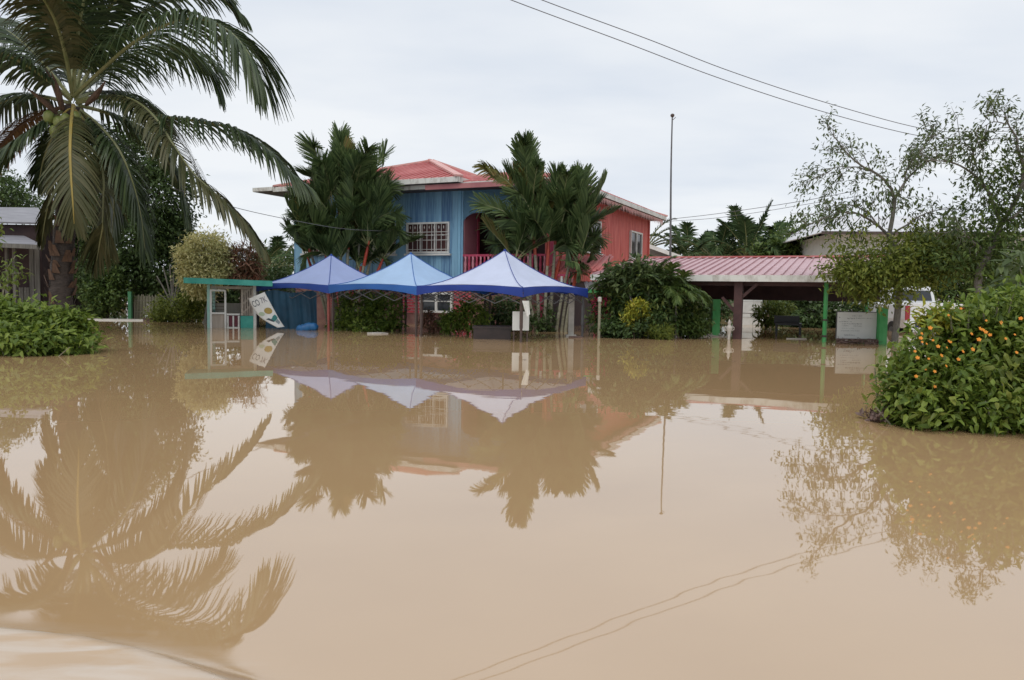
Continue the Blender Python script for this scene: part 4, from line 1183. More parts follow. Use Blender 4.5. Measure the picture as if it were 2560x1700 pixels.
# old leaf bases wrapped round the lower trunk
for k in range(70):
    t = random.uniform(.18, .60); p = C[int(t * 39)]; a = random.uniform(0, 6.28)
    o_ = np.array([math.cos(a), math.sin(a), 0]); tn = np.array([-o_[1], o_[0], 0])
    sk = MB(); r = .27; w = random.uniform(.06, .12); h_ = random.uniform(.12, .3)
    sk.add([p + o_ * r - tn * w, p + o_ * r + tn * w, p + o_ * (r + .08) + tn * w * .4 + [0, 0, h_], p + o_ * (r + .08) - tn * w * .4 + [0, 0, h_]], [(0, 1, 2, 3)])
    sk.build("leaf_base", M["spathe"], trk, world=True)
FR = [  # control points (photo crop scale, offset in depth), kind, leaflet length, hang
    ([(335, 440, 0), (450, 330, -.4), (600, 200, -.9), (760, 112, -1.4), (900, 84, -1.8), (1040, 140, -2.2), (1130, 240, -2.4), (1185, 360, -2.5)], "coco", 1.95, .95),
    ([(345, 440, 0), (420, 300, .2), (530, 160, .4), (660, 50, .7), (820, -30, 1.0), (960, -40, 1.2), (1090, 60, 1.4)], "coco", 1.30, .75),
    ([(350, 460, 0), (470, 440, -.2), (600, 470, -.5), (720, 525, -.7), (900, 552, -1.0), (1070, 590, -1.2), (1220, 680, -1.4), (1330, 790, -1.5), (1400, 850, -1.5)], "coco", 1.25, .80),
    ([(350, 470, 0), (480, 440, -.3), (610, 460, -.8), (710, 540, -1.2), (790, 660, -1.5), (880, 790, -1.6), (1000, 900, -1.7), (1110, 1010, -1.7), (1195, 1130, -1.7)], "coco_old", 1.05, .9),
    ([(335, 430, 0), (345, 250, -.3), (370, 60, -.6), (420, -120, -.8), (500, -260, -.9), (620, -330, -1.0)], "coco", 1.35, .5),
    ([(330, 430, 0), (300, 260, -.5), (250, 90, -1.0), (170, -40, -1.5), (80, -90, -1.9), (-10, -40, -2.2)], "coco_old", 1.10, .9),
    ([(330, 440, 0), (330, 250, .4), (300, 60, .7), (240, -120, 1.0), (140, -250, 1.3)], "coco", 1.35, .5),
    ([(340, 430, 0), (390, 250, .1), (470, 80, -.1), (590, -70, -.4), (730, -160, -.8), (880, -180, -1.1)], "coco", 1.35, .65),
    ([(325, 450, 0), (230, 330, .0), (120, 210, .1), (10, 130, .3), (-100, 110, .5), (-220, 160, .7)], "coco", 1.3, .75),
    ([(325, 460, 0), (210, 360, -.4), (90, 280, -.8), (-20, 230, -1.1), (-140, 240, -1.4), (-240, 320, -1.6)], "coco", 1.15, .8),
    ([(320, 470, 0), (200, 440, .2), (90, 440, .3), (-20, 480, .4), (-110, 560, .5), (-180, 680, .5)], "coco", 1.05, .9),
    ([(320, 490, 0), (220, 540, -.3), (120, 610, -.6), (20, 690, -.8), (-70, 790, -1.0), (-140, 920, -1.0)], "coco", 1.0, .8),
    ([(335, 480, -.3), (325, 560, -.9), (320, 680, -1.4), (324, 800, -1.6), (332, 920, -1.7), (338, 1020, -1.65)], "coco_old", .92, .45),
    ([(350, 490, 0), (450, 570, -.3), (540, 680, -.6), (600, 820, -.7), (640, 980, -.7), (660, 1140, -.7)], "coco", 1.1, .9),
    ([(350, 490, 0), (440, 600, .3), (500, 740, .5), (520, 900, .6), (510, 1080, .6)], "coco", 1.05, .8),
    ([(345, 490, 0), (430, 640, -.6), (470, 800, -.9), (470, 1000, -1.0), (455, 1100, -.9), (440, 1190, -.9)], "coco_old", .95, .8),
    ([(355, 480, 0), (500, 520, .5), (650, 600, .9), (760, 720, 1.2), (820, 860, 1.3), (850, 980, 1.3)], "coco", 1.1, .85),
    ([(325, 490, 0), (250, 600, .6), (200, 720, .9), (175, 840, 1.0)], "coco", .75, .8),
    ([(325, 500, 0), (270, 660, -.3), (235, 850, -.5), (205, 1000, -.5), (190, 1100, -.5)], "coco_old", .55, .8),
    ([(320, 480, 0), (180, 520, .6), (60, 600, .9), (-30, 720, 1.1), (-50, 850, 1.1)], "coco_dead", .8, 1.0),
    ([(340, 440, 0), (300, 330, .8), (220, 200, 1.4), (90, 110, 2.0), (-60, 90, 2.5)], "coco", 1.2, .75),
    ([(345, 440, 0), (420, 380, .9), (540, 290, 1.6), (680, 220, 2.3), (820, 230, 2.9), (930, 290, 3.3), (985, 390, 3.4)], "coco", 1.6, .9),
    ([(345, 450, 0), (440, 420, 1.0), (560, 430, 1.8), (680, 500, 2.4), (760, 620, 2.8)], "coco", 1.1, .85),
]
rmat = {"coco": "rachis_g", "coco_old": "rachis_y", "coco_dead": "spathe"}
for i, (pts, kind, lm, hg) in enumerate(FR):
    ml, mr = MB(), MB()
    W3 = [CP(*p) for p in pts]
    side = (1, .25, 0) if i == 12 else None
    frond(ml, mr, W3, n=92 if i == 12 else 128, Lmax=lm * 1.0, Wd=.056, hang=hg * 1.5, t0=.13, a0=64, a1=18, V=.10, rad=.05, seg=4, side=side)
    fo = ml.build("frond", L[kind], palm, world=True)
    mr.build("rachis", M["rachis_y" if i == 12 else ("spathe" if kind == "coco_dead" else "rachis_g")], fo, world=True)
for i, (x, y) in enumerate(((222, 535), (268, 560), (300, 548), (345, 540), (250, 600), (442, 800), (405, 852), (425, 830), (320, 590), (460, 760))):
    p = CP(x, y, -.55)
    MB().lathe((0, 0, 0), [(.03, -.15), (.09, -.11), (.125, 0), (.10, .1), (.05, .145), (.02, .16)], 12).build("coconut", M["coconut"], palm, smooth=True, loc=tuple(p - pb))
stk = MB()
for a, b in (((340, 500), (425, 800)), ((335, 500), (260, 550)), ((335, 500), (330, 560)), ((345, 500), (455, 750))):
    p, q = CP(*a, -.2), CP(*b, -.5)
    stk.tube(catmull([p, (p + q) / 2 + [.12, -.1, .1], q], 10), .02, 6)
stk.build("fruit_stalk", M["rachis_y"], palm, world=True)
for (x, y, x2, y2) in ((290, 500, 205, 310), (280, 500, 235, 330), (260, 520, 120, 400), (390, 480, 480, 370), (350, 520, 420, 640)):
    p, q = CP(x, y, -.2), CP(x2, y2, -.6)
    MB().tube(catmull([p, p * .5 + q * .5 + [.04, 0, 0], q], 12), [.03, .05, .06, .068, .07, .068, .06, .052, .04, .03, .02, .008], 7).build("spathe", M["spathe"], palm, world=True)

# ------------------------------------------------------------------ red-stemmed palm clumps
def palm_clump(label, center, tops, stems, fill, seedv):
    global rng
    rng = np.random.default_rng(seedv); random.seed(seedv)
    c = np.asarray(center)
    root = thing("sealing_wax_palm", label, "palm clump", c, 0, "red-stemmed palm clumps before the house")
    heads = []
    for (dx_, dy_, lx, h_) in stems:
        b0 = c + [dx_, dy_, 0]; t_ = c + [dx_ + lx, dy_, h_]
        pth = catmull([b0 + [0, 0, -1], b0, b0 * .5 + t_ * .5 + [lx * -.12, 0, 0], t_], 16)
        so_ = MB().tube(pth, np.linspace(.055, .04, 16), 8).build("stem", M["cane"], root, world=True)
        d = nrm(pth[-1] - pth[-3])
        MB().tube([t_ - d * .05, t_ + d * .3, t_ + d * .75], [.047, .052, .03], 8).build("crownshaft", M["cane_red"], so_, world=True)
        heads.append((t_ + d * .6, d))
    for (hx, pts, kind, lm, w_, hg) in tops:
        ml, mr = MB(), MB()
        W3 = [at(*p) for p in pts]
        frond(ml, mr, W3, n=64, Lmax=lm * 1.25, Wd=w_ * .8, hang=hg, t0=.20, a0=44, a1=7, V=.30, rad=.02, seg=3, prof=.45, tipw=.45, side=(1, random.uniform(-.5, .5), 0.0))
        f_ = ml.build("frond", L[kind], root, world=True); mr.build("rachis", M["rachis_g"], f_, world=True)
    for k in range(fill):
        h_, d = heads[k % len(heads)]
        a = random.uniform(0, 6.28); el_ = random.uniform(.62, 1.45)
        ln = random.uniform(1.0, 1.5)
        dv = np.array([math.cos(a) * math.cos(el_), math.sin(a) * math.cos(el_) * .55, math.sin(el_)])
        W3 = [h_, h_ + dv * ln * .4, h_ + dv * ln * .75 + [0, 0, -.06 * ln], h_ + dv * ln + [0, 0, -.20 * ln * math.cos(el_)]]
        ml, mr = MB(), MB()
        frond(ml, mr, W3, n=50, Lmax=random.uniform(.55, .72), Wd=.046, hang=.22, t0=.20, a0=48, a1=9, V=.3, rad=.018, seg=3, prof=.45, tipw=.4)
        kd_ = "lip" if random.random() < .93 else "lip_y"
        f_ = ml.build("frond", L[kd_], root, world=True); mr.build("rachis", M["rachis_g"], f_, world=True)
    return root
Yl = 24.2
lt = []
for (bx, by, tx_, ty, mx_, lm, w_) in ((830, 520, 779, 345, -6, .55, .05), (842, 470, 848, 317, 4, .42, .06), (858, 480, 856, 335, -5, .40, .05), (880, 500, 924, 350, 6, .5, .05), (900, 500, 968, 368, 8, .40, .045), (835, 520, 800, 390, 0, .5, .05), (870, 500, 880, 400, 0, .5, .05), (850, 520, 820, 420, 0, .55, .05), (890, 520, 940, 430, 0, .5, .05),
                                       (850, 600, 738, 520, -10, .5, .05), (850, 610, 726, 560, -12, .45, .05), (880, 600, 1003, 520, 8, .5, .05), (880, 620, 1015, 570, 8, .45, .05), (850, 640, 745, 640, 0, .4, .045), (870, 650, 985, 650, 0, .4, .045), (840, 560, 750, 460, 0, .5, .05), (890, 560, 985, 455, 0, .5, .05), (860, 600, 770, 560, 0, .55, .05), (880, 600, 960, 600, 0, .55, .05)):
    dep = random.uniform(-.9, .5)
    lt.append((0, [(bx, by, Yl), (bx * .6 + tx_ * .4 + mx_ * .3, by * .55 + ty * .45 - 10, Yl + dep * .4), (bx * .25 + tx_ * .75 + mx_, by * .22 + ty * .78 - 8, Yl + dep * .8), (866 + (tx_ - 866) * .92, ty + 20, Yl + dep)], "lip", lm, w_, .12))
cl = base(866, Yl)
palm_clump("dark dense clump of red-stemmed palms before the blue wall", cl, lt,
           [(-.35, 0, -.35, 2.9), (-.15, .1, -.1, 3.4), (.05, -.1, .0, 3.6), (.2, .1, .25, 3.2), (.4, 0, .5, 2.6), (-.5, -.1, -.6, 2.2), (0, -.2, .1, 2.4), (.3, -.2, .3, 1.9), (-.2, -.2, -.3, 1.7), (-.6, 0, -.4, 1.45), (.45, 0, .45, 1.45), (-.1, -.25, -.1, 1.25), (.2, -.1, .15, 1.1)], 120, 21)
Yr = 21.5
rt_ = []
for (bx, by, tx_, ty, mx_, lm, w_, kind, hg) in ((1322, 520, 1306, 335, 4, .40, .065, "lip", .05), (1318, 520, 1300, 345, -4, .40, .065, "lip", .05), (1326, 520, 1318, 350, 4, .38, .06, "lip", .05),
        (1330, 520, 1342, 395, 4, .3, .05, "lip", .1), (1310, 500, 1218, 402, -30, .32, .045, "lip_y", .5), (1352, 540, 1354, 402, 0, .12, .03, "lip_y", .05), (1390, 560, 1404, 402, 2, .16, .045, "lip", .02), (1395, 570, 1425, 415, 0, .36, .055, "lip", .05),
        (1400, 570, 1455, 420, 4, .40, .055, "lip", .05), (1390, 560, 1442, 435, 6, .42, .055, "lip", .05), (1310, 560, 1205, 505, -20, .42, .05, "lip", .15), (1315, 600, 1228, 565, -16, .42, .05, "lip", .2), (1320, 640, 1236, 606, -12, .4, .05, "lip", .2),
        (1400, 600, 1482, 545, 12, .42, .05, "lip", .2), (1400, 620, 1507, 588, 10, .40, .05, "lip", .25), (1390, 640, 1490, 630, 10, .36, .05, "lip", .25), (1340, 560, 1290, 470, 0, .5, .055, "lip", .1), (1360, 560, 1370, 500, 0, .45, .055, "lip_y", .1), (1330, 600, 1262, 540, 0, .5, .055, "lip", .15), (1380, 600, 1440, 520, 0, .5, .055, "lip", .15),
        (1345, 620, 1300, 590, 0, .5, .05, "lip", .2), (1370, 640, 1430, 610, 0, .5, .05, "lip", .2), (1320, 660, 1255, 665, 0, .35, .045, "lip", .3), (1340, 620, 1340, 540, 0, .5, .05, "lip", .1), (1400, 650, 1462, 670, 0, .32, .045, "lip", .35)):
    dep = random.uniform(-.8, .5)
    rt_.append((0, [(bx, by, Yr), (bx * .6 + tx_ * .4 + mx_ * .3, by * .55 + ty * .45 - 6, Yr + dep * .4), (bx * .25 + tx_ * .75 + mx_, by * .22 + ty * .78 - 5, Yr + dep * .8), (1355 + (tx_ - 1355) * .90, ty + 20, Yr + dep)], kind, lm, w_, hg))
crr = base(1365, Yr)
palm_clump("open clump of red-stemmed palms in front of the balcony and red wall", crr, rt_,
           [(-.45, .1, -.05, 2.9), (-.2, 0, -.15, 2.2), (-.05, -.1, .05, 1.9), (.12, .1, .1, 2.5), (.3, 0, .35, 2.0), (.45, .1, .4, 2.4), (-.3, -.1, -.4, 1.4), (.55, -.1, .2, 1.3), (.0, .15, .25, 1.5)], 46, 33)

# ------------------------------------------------------------------ broad-leaved trees and shrubs
rng = np.random.default_rng(77); random.seed(77)
def tree(name, label, cat, pos, balls, trunk, mat, bark, nleaf, clr, Ln, Wn, per=None, group=None, six=False, shell=.5, zmin=.02, down=.35):
    """balls: list of (dx,dy,z,rx,ry,rz,nclump); trunk: (radius, height)"""
    c = np.asarray(pos, float)
    root = thing(name, label, cat, c, 0, group)
    mb = MB(); zt = trunk[1]
    main = catmull([c + [0, 0, -1.0], c, c + [rng.uniform(-.1, .1), 0, zt * .5], c + [rng.uniform(-.15, .15), 0, zt]], 14)
    mb.tube(main, np.linspace(trunk[0] * 1.2, trunk[0] * .6, 14), 9)
    for (dx_, dy_, z, rx, ry, rz, nc) in balls:
        e = c + [dx_, dy_, z]
        s = main[int(rng.integers(7, 13))]
        limb(mb, [s, s * .5 + e * .5 + [0, 0, .1 * rz], e], trunk[0] * .45, trunk[0] * .12, 6, 8)
    mb.build("trunk" if trunk[0] > .05 else "stem", M[bark], root, world=True)
    lf = MB()
    for (dx_, dy_, z, rx, ry, rz, nc) in balls:
        e = c + [dx_, dy_, z]
        scatter(lf, clumps(e, (rx, ry, rz), nc, shell), nleaf, clr, Ln, Wn, center=e, six=six, zmin=zmin, down=down)
    lf.build("crown" if trunk[0] > .05 else "foliage", L[mat], root, world=True)
    return root

def px_ball(px, py, Y, rpx, rpy, c, nc, dep=.8):
    p = at(px, py, Y); s = FPX / Y
    return (p[0] - c[0], p[1] - c[1], p[2], rpx / s, rpx / s * dep, rpy / s, nc)

# big dark trees behind the coconut palm
c = base(345, 27)
tree("dark_tree", "tall dark green tree behind the coconut palm", "tree", c,
     [px_ball(330, 400, 27, 85, 75, c, 60), px_ball(400, 480, 26.6, 78, 80, c, 70), px_ball(270, 500, 27, 80, 85, c, 60), px_ball(345, 590, 26.5, 110, 75, c, 90), px_ball(430, 590, 26.8, 50, 60, c, 36), px_ball(300, 690, 26.3, 100, 60, c, 60), px_ball(405, 680, 26.5, 60, 60, c, 40)],
     (.22, 3.4), "dark", "bark", 60, .42, .17, .085)
c = base(210, 29)
tree("dark_tree", "shaded dark tree between the wooden house and the tall dark tree", "tree", c,
     [px_ball(215, 560, 29, 80, 80, c, 60), px_ball(235, 680, 28.6, 75, 70, c, 50)], (.2, 2.6), "dark", "bark", 55, .42, .17, .085)
c = base(-40, 34)
tree("dark_tree", "dark tree rising behind the old wooden house roof", "tree", c,
     [px_ball(-60, 480, 34, 110, 70, c, 60), px_ball(40, 500, 34, 70, 40, c, 30)], (.2, 3), "dark", "bark", 45, .45, .2, .1)
# cream variegated shrub
c = base(515, 23.4)
tree("variegated_shrub", "pale cream-yellow variegated shrub rising behind the kiosk", "shrub", c,
     [px_ball(512, 630, 23.4, 56, 44, c, 62), px_ball(503, 690, 23.2, 52, 48, c, 60), px_ball(480, 650, 23.2, 34, 40, c, 24), px_ball(552, 655, 23.4, 32, 40, c, 24)], (.07, 1.5), "var", "bark_grey", 60, .22, .13, .05)
# russet cordylines behind kiosk
c = base(610, 23.6)
tree("russet_plant", "russet brown-leaved plant right behind the kiosk roof", "plant", c,
     [px_ball(598, 660, 23.6, 26, 36, c, 22), px_ball(630, 655, 23.6, 22, 46, c, 22), px_ball(615, 690, 23.5, 36, 18, c, 16)], (.05, 1.4), "redleaf", "bark", 34, .16, .30, .035, down=.5)
# bushes at the left waterline
c = base(445, 24.0)
tree("shrub", "olive-green shrub mound left of the kiosk at the waterline", "shrub", c,
     [px_ball(440, 775, 24, 62, 30, c, 50), px_ball(490, 760, 24, 32, 36, c, 26), px_ball(400, 790, 24, 30, 14, c, 14)], (.04, .7), "olive", "bark", 46, .2, .11, .05)
c = base(270, 25.2)
tree("shrub", "dark blue-green shrub between the coconut trunk and the slim dull green post", "shrub", c,
     [px_ball(270, 735, 25.2, 50, 48, c, 50), px_ball(240, 760, 25, 30, 30, c, 22)], (.04, .8), "mid", "bark", 46, .22, .14, .075)
c = base(265, 25.8)
tree("shrub", "bright yellow-green leafy shoot above the dark blue-green shrub", "shrub", c,
     [px_ball(252, 680, 25.8, 10, 26, c, 8), px_ball(268, 700, 25.8, 18, 14, c, 8)], (.03, 1.3), "yg", "bark", 16, .12, .26, .05)
c = base(560, 29)
tree("dark_tree", "low dark tree filling the gap behind the kiosk and cream shrub", "tree", c,
     [px_ball(520, 740, 29, 70, 60, c, 50), px_ball(610, 740, 29, 60, 56, c, 44), px_ball(680, 720, 30, 50, 60, c, 40), px_ball(440, 740, 29, 60, 50, c, 40)], (.15, 1.2), "dark", "bark", 50, .4, .17, .085)
c = base(2400, 29)
tree("dark_tree", "dark leafy tree mass behind the white pickup truck", "tree", c,
     [px_ball(2250, 700, 29, 70, 70, c, 50), px_ball(2340, 690, 29, 80, 66, c, 60), px_ball(2440, 690, 29, 90, 76, c, 60), px_ball(2550, 680, 29, 90, 80, c, 60), px_ball(2190, 740, 28.5, 50, 60, c, 36)], (.15, 1.6), "garden", "bark", 50, .45, .19, .09)
# pale bare-stemmed shrub
c = base(433, 24.6)
fp = thing("bare_shrub", "pale bare-stemmed shrub with forked branches left of the cream shrub", "shrub", c)
mb = MB(); tips = []
for (x, y) in ((392, 690), (408, 668), (424, 660), (434, 664), (446, 690), (452, 712), (398, 735)):
    e = at(x, y, 24.6)
    cc = limb(mb, [c + [0, 0, -.5], c + [0, 0, .35], (c + e) / 2 + [0, 0, .25], e], .035, .018, 6, 10)
    twigs(mb, [(cc[-3], nrm(cc[-1] - cc[-3]))], 0, .3, .012, tips, .4)
mb.build("stem", M["bark_grey"], fp, world=True)
scatter(MB(), np.array(tips), 1, .1, .1, .04)
lf = MB(); scatter(lf, np.array(tips), 3, .08, .10, .04); lf.build("foliage", L["grey"], fp, world=True)

# near bush at left
c = base(80, 12.6)
def bush(name, label, pos, balls, mat, Ln, Wn, nleaf, clr, stems, extra=None, cat="bush", down=.25):
    c = np.asarray(pos, float); root = thing(name, label, cat, c)
    mb = MB()
    for k in range(stems):
        b_ = balls[k % len(balls)]
        e = c + np.array([b_[0], b_[1], b_[2]]) + rng.normal(size=3) * np.array([b_[3], b_[4], b_[5]]) * .5
        e[2] = max(e[2], .15)
        s = np.array([c[0] + b_[0] * .8 + rng.normal() * .15, c[1] + b_[1] * .8 + rng.normal() * .1, -.5])
        mb.tube(catmull([s, s * .5 + e * .5 + rng.normal(size=3) * .06, e], 8), np.linspace(.016, .006, 8), 5)
    mb.build("stem", M["cane"], root, world=True)
    lf = MB()
    for b_ in balls:
        e = c + np.array(b_[:3])
        scatter(lf, clumps(e, b_[3:6], b_[6], .35), nleaf, clr, Ln, Wn, center=e - [0, 0, b_[5] * .6], six=True, zmin=.0, down=down, outw=.8)
    lf.build("foliage", L[mat], root, world=True)
    return root
def pb_(px, py, Y, rx, ry, c, nc, dep=.7):
    return px_ball(px, py, Y, rx, ry, c, nc, dep)
bush("bush", "fresh green leafy bush at the left edge of the water", c,
     [pb_(40, 812, 12.6, 95, 58, c, 80), pb_(130, 818, 12.5, 70, 48, c, 60), pb_(190, 832, 12.6, 36, 34, c, 30), pb_(60, 850, 12.0, 110, 26, c, 60), pb_(-60, 820, 12.6, 90, 60, c, 50), pb_(150, 858, 12.2, 66, 18, c, 30)],
     "bush", .125, .055, 26, .17, 40)
# sapling at the left edge
c = base(8, 15)
sp_ = thing("sapling", "thin sapling with yellow-green leaves at the far left edge", "sapling", c)
mb = MB(); C1 = limb(mb, [c + [0, 0, -.8], c + [0, 0, .5], at(12, 690, 15), at(38, 640, 15)], .018, .006)
C2 = limb(mb, [c + [0, 0, .8], at(20, 690, 15), at(58, 682, 15)], .010, .005); C3 = limb(mb, [c + [0, 0, 1.0], at(-20, 640, 15), at(0, 560, 15)], .012, .005)
mb.build("stem", M["cane"], sp_, world=True)
lf = MB(); scatter(lf, np.vstack([C1[5:], C2[4:], C3[4:]]), 7, .13, .13, .05, six=True); lf.build("foliage", L["yg"], sp_, world=True)

# shrubs behind the tents
c = base(925, 20.9)
tree("shrub", "green leafy shrub between the slate-violet and sky-blue tents", "shrub", c,
     [px_ball(900, 775, 20.9, 55, 40, c, 46), px_ball(965, 785, 20.7, 45, 42, c, 36), px_ball(920, 815, 20.6, 85, 20, c, 30)], (.04, .7), "bush", "bark", 40, .19, .13, .06)
c = base(1075, 20.6)
tree("russet_plant", "low reddish-brown plant in front of the red brick panel", "plant", c,
     [px_ball(1075, 800, 20.6, 34, 22, c, 30), px_ball(1100, 815, 20.4, 24, 14, c, 14)], (.02, .4), "redleaf", "bark", 30, .12, .10, .03)
c = base(1170, 19.6)
tree("shrub", "bright green shrub below the lavender tent's left side", "shrub", c,
     [px_ball(1175, 790, 19.6, 46, 30, c, 34), px_ball(1130, 812, 19.5, 26, 20, c, 16)], (.03, .6), "bush", "bark", 32, .17, .15, .055)
c = base(1240, 21.2)
tree("shrub", "dark shaded shrub behind the dark low table", "shrub", c,
     [px_ball(1250, 780, 21.2, 55, 44, c, 40), px_ball(1340, 800, 21.6, 60, 34, c, 30)], (.03, .7), "dark", "bark", 40, .2, .14, .06)
# garden at right of the palm
c = base(1600, 19.7)
tree("garden_shrub", "tall dark mixed shrub left of the carport front", "shrub", c,
     [px_ball(1550, 735, 19.8, 50, 40, c, 46), px_ball(1640, 735, 19.6, 62, 46, c, 50), px_ball(1600, 705, 19.7, 66, 34, c, 46), px_ball(1610, 790, 19.6, 105, 44, c, 70), px_ball(1525, 795, 19.8, 40, 44, c, 30), px_ball(1710, 775, 19.7, 36, 50, c, 30)],
     (.06, 1.3), "garden", "bark", 44, .26, .16, .06)
c = base(1590, 19.5)
tree("garden_shrub", "grey-green broad-leaved shrub beside the small corrugated awning", "shrub", c,
     [px_ball(1595, 684, 19.5, 50, 24, c, 34), px_ball(1545, 700, 19.4, 30, 20, c, 18), px_ball(1650, 700, 19.3, 30, 20, c, 18)], (.04, 1.3), "grey", "bark", 26, .2, .2, .08)
c = base(1585, 18.9)
tree("croton", "yellow-green croton bush in the middle of the dark shrubs", "plant", c,
     [px_ball(1597, 768, 18.9, 22, 15, c, 16), px_ball(1573, 792, 18.9, 16, 22, c, 16), px_ball(1612, 785, 18.9, 10, 10, c, 6)], (.03, .7), "yellow", "bark", 22, .10, .11, .04)
c = base(1520, 19.5)
tree("flower_clump", "magenta flower spikes between the pipe post and dark shrubs", "flower", c,
     [px_ball(1515, 755, 19.5, 9, 14, c, 7), px_ball(1516, 795, 19.5, 10, 18, c, 10), px_ball(1490, 760, 19.6, 8, 20, c, 6)], (.025, .6), "magenta", "cane", 16, .06, .08, .03)
c = base(1652, 18.6)
tree("tussock", "small rounded tussock of brownish-green blades at the water's edge", "plant", c,
     [px_ball(1652, 834, 18.6, 32, 17, c, 36)], (.02, .15), "olive", "bark", 30, .09, .15, .014, down=.0)
c = base(1720, 19.2)
tree("shrub", "low green shrub just left of the left green gate post", "shrub", c,
     [px_ball(1722, 815, 19.2, 36, 20, c, 26), px_ball(1750, 812, 19.3, 18, 20, c, 14)], (.03, .35), "mid", "bark", 36, .14, .12, .05)
c = base(1570, 19.2)
tree("shrub", "dark low shrub strip along the waterline below the croton", "shrub", c,
     [px_ball(1590, 824, 19.1, 90, 14, c, 40), px_ball(1530, 820, 19.1, 40, 18, c, 22)], (.03, .2), "dark", "bark", 40, .16, .12, .05)
# feathery palms in that garden
def small_palm(name, label, base_p, heads, n, length, kind, Lm, W_, hang=.6, elr=(.1, 1.2), group=None, stem_r=.05, arms=28, cat="palm tree", seg=3, sq=1.0):
    c = np.asarray(base_p, float); root = thing(name, label, cat, c, 0, group)
    for h_ in heads:
        h_ = np.asarray(h_, float)
        MB().tube(catmull([np.array([h_[0] * .3 + c[0] * .7, h_[1], -1.0 + c[2]]), np.array([h_[0] * .6 + c[0] * .4, h_[1], h_[2] * .4]), h_], 10), np.linspace(stem_r, stem_r * .7, 10), 8).build("stem" if stem_r < .12 else "trunk", M["bark_grey"], root, world=True)
        for k in range(n):
            a = 6.283 * (k + random.uniform(-.3, .3)) / n * 1.0 + k * 2.4; el_ = random.uniform(*elr); ln = length * random.uniform(.8, 1.15)
            dv = np.array([math.cos(a) * math.cos(el_), math.sin(a) * math.cos(el_) * sq, math.sin(el_)])
            W3 = [h_, h_ + dv * ln * .4 + [0, 0, .05 * ln], h_ + dv * ln * .75 + [0, 0, -.06 * ln], h_ + dv * ln * .98 + [0, 0, -.34 * ln * math.cos(el_)]]
            ml, mr = MB(), MB()
            frond(ml, mr, W3, n=arms, Lmax=Lm, Wd=W_, hang=hang, t0=.18, a0=64, a1=20, V=.2, rad=stem_r * .3, seg=seg)
            f_ = ml.build("frond", L[kind], root, world=True); mr.build("rachis", M["rachis_g"], f_, world=True)
    return root
c = base(1690, 19.1)
small_palm("areca_palm", "bright feathery palm arching beside the carport's front edge", c, [at(1690, 742, 19.1), at(1668, 726, 19.2)], 11, .78, "mid", .34, .03, .7, (.1, 1.1), stem_r=.03)
c = base(1622, 19.2)
small_palm("areca_palm", "dark feathery palm rising from the centre of the garden shrubs", c, [at(1622, 716, 19.2), at(1570, 726, 19.2)], 9, .95, "lip", .34, .032, .6, (.1, 1.2), stem_r=.03)
c = base(1470, 21.6)
small_palm("areca_palm", "young feathery palm between the red wall's foot and lavender tent", c, [at(1482, 700, 21.6)], 7, .8, "lip", .28, .03, .6, (.1, 1.0), stem_r=.03)
# plants seen through the carport
c = base(1915, 25.2)
tree("garden_shrub", "yellow-green leafy plant seen under the carport roof", "shrub", c,
     [px_ball(1915, 785, 25.2, 24, 24, c, 22), px_ball(1950, 770, 25.4, 34, 16, c, 22), px_ball(1945, 800, 25, 20, 14, c, 12)], (.03, .6), "yg", "bark", 24, .14, .16, .06)
c = base(2010, 27.5)
tree("garden_shrub", "dark shrub mass behind the black bench under the carport", "shrub", c,
     [px_ball(2020, 790, 27.5, 70, 46, c, 50), px_ball(1985, 760, 28, 46, 40, c, 26), px_ball(2110, 790, 27.5, 60, 46, c, 40), px_ball(1775, 780, 28, 50, 46, c, 30)], (.05, .8), "dark", "bark", 40, .3, .2, .1)

# ------------------------------------------------------------------ right-hand trees
c = base(2236, 17.6)
rt = thing("sparse_tree", "open twiggy tree with thin leaves over the carport's right end", "tree", c)
mb = MB(); tips = []
fk0 = at(2222, 590, 17.6); fk = at(2237, 498, 17.6); lo_ = at(2252, 660, 17.6)
trunkC = limb(mb, [c + [0, 0, -1], c, lo_, fk0], .085, .06, 9, 16)
limbs = []
limbs.append(limb(mb, [fk0, at(2231, 545, 17.6), fk], .05, .042, 8, 8))
limbs.append(limb(mb, [fk, at(2225, 470, 17.5), at(2190, 432, 17.3), at(2150, 412, 17.0), at(2110, 375, 16.8), at(2085, 342, 16.7)], .038, .008, 6, 18, .008))
limbs.append(limb(mb, [at(2190, 432, 17.3), at(2140, 418, 17.4), at(2090, 420, 17.4), at(2040, 455, 17.3)], .018, .006, 5, 14, .008))
limbs.append(limb(mb, [fk, at(2262, 455, 17.7), at(2290, 425, 17.8), at(2330, 398, 18.0), at(2380, 385, 18.2)], .034, .010, 6, 16, .008))
limbs.append(limb(mb, [at(2262, 455, 17.7), at(2268, 420, 17.6), at(2300, 380, 17.5), at(2330, 330, 17.4)], .02, .006, 5, 14, .008))
limbs.append(limb(mb, [fk0, at(2195, 565, 17.4), at(2150, 535, 17.1), at(2090, 535, 16.9), at(2020, 560, 16.8)], .036, .008, 6, 18, .008))
limbs.append(limb(mb, [at(2200, 570, 17.4), at(2160, 525, 17.6), at(2100, 512, 17.7), at(2030, 535, 17.7)], .022, .007, 5, 14, .008))
limbs.append(limb(mb, [fk0, at(2270, 560, 17.5), at(2310, 535, 17.4), at(2360, 520, 17.3)], .026, .008, 5, 12, .008))
for cc in limbs:
    dirs = nrm(np.gradient(cc, axis=0))
    pts = [(cc[i], dirs[i]) for i in range(3, len(cc))]
    twigs(mb, pts, 1, .48, .010, tips, .85, .05)
mb.build("trunk", M["bark_grey"], rt, world=True)
lf = MB(); tips = np.array(tips)
scatter(lf, tips, 4, .15, .125, .044, down=.7)
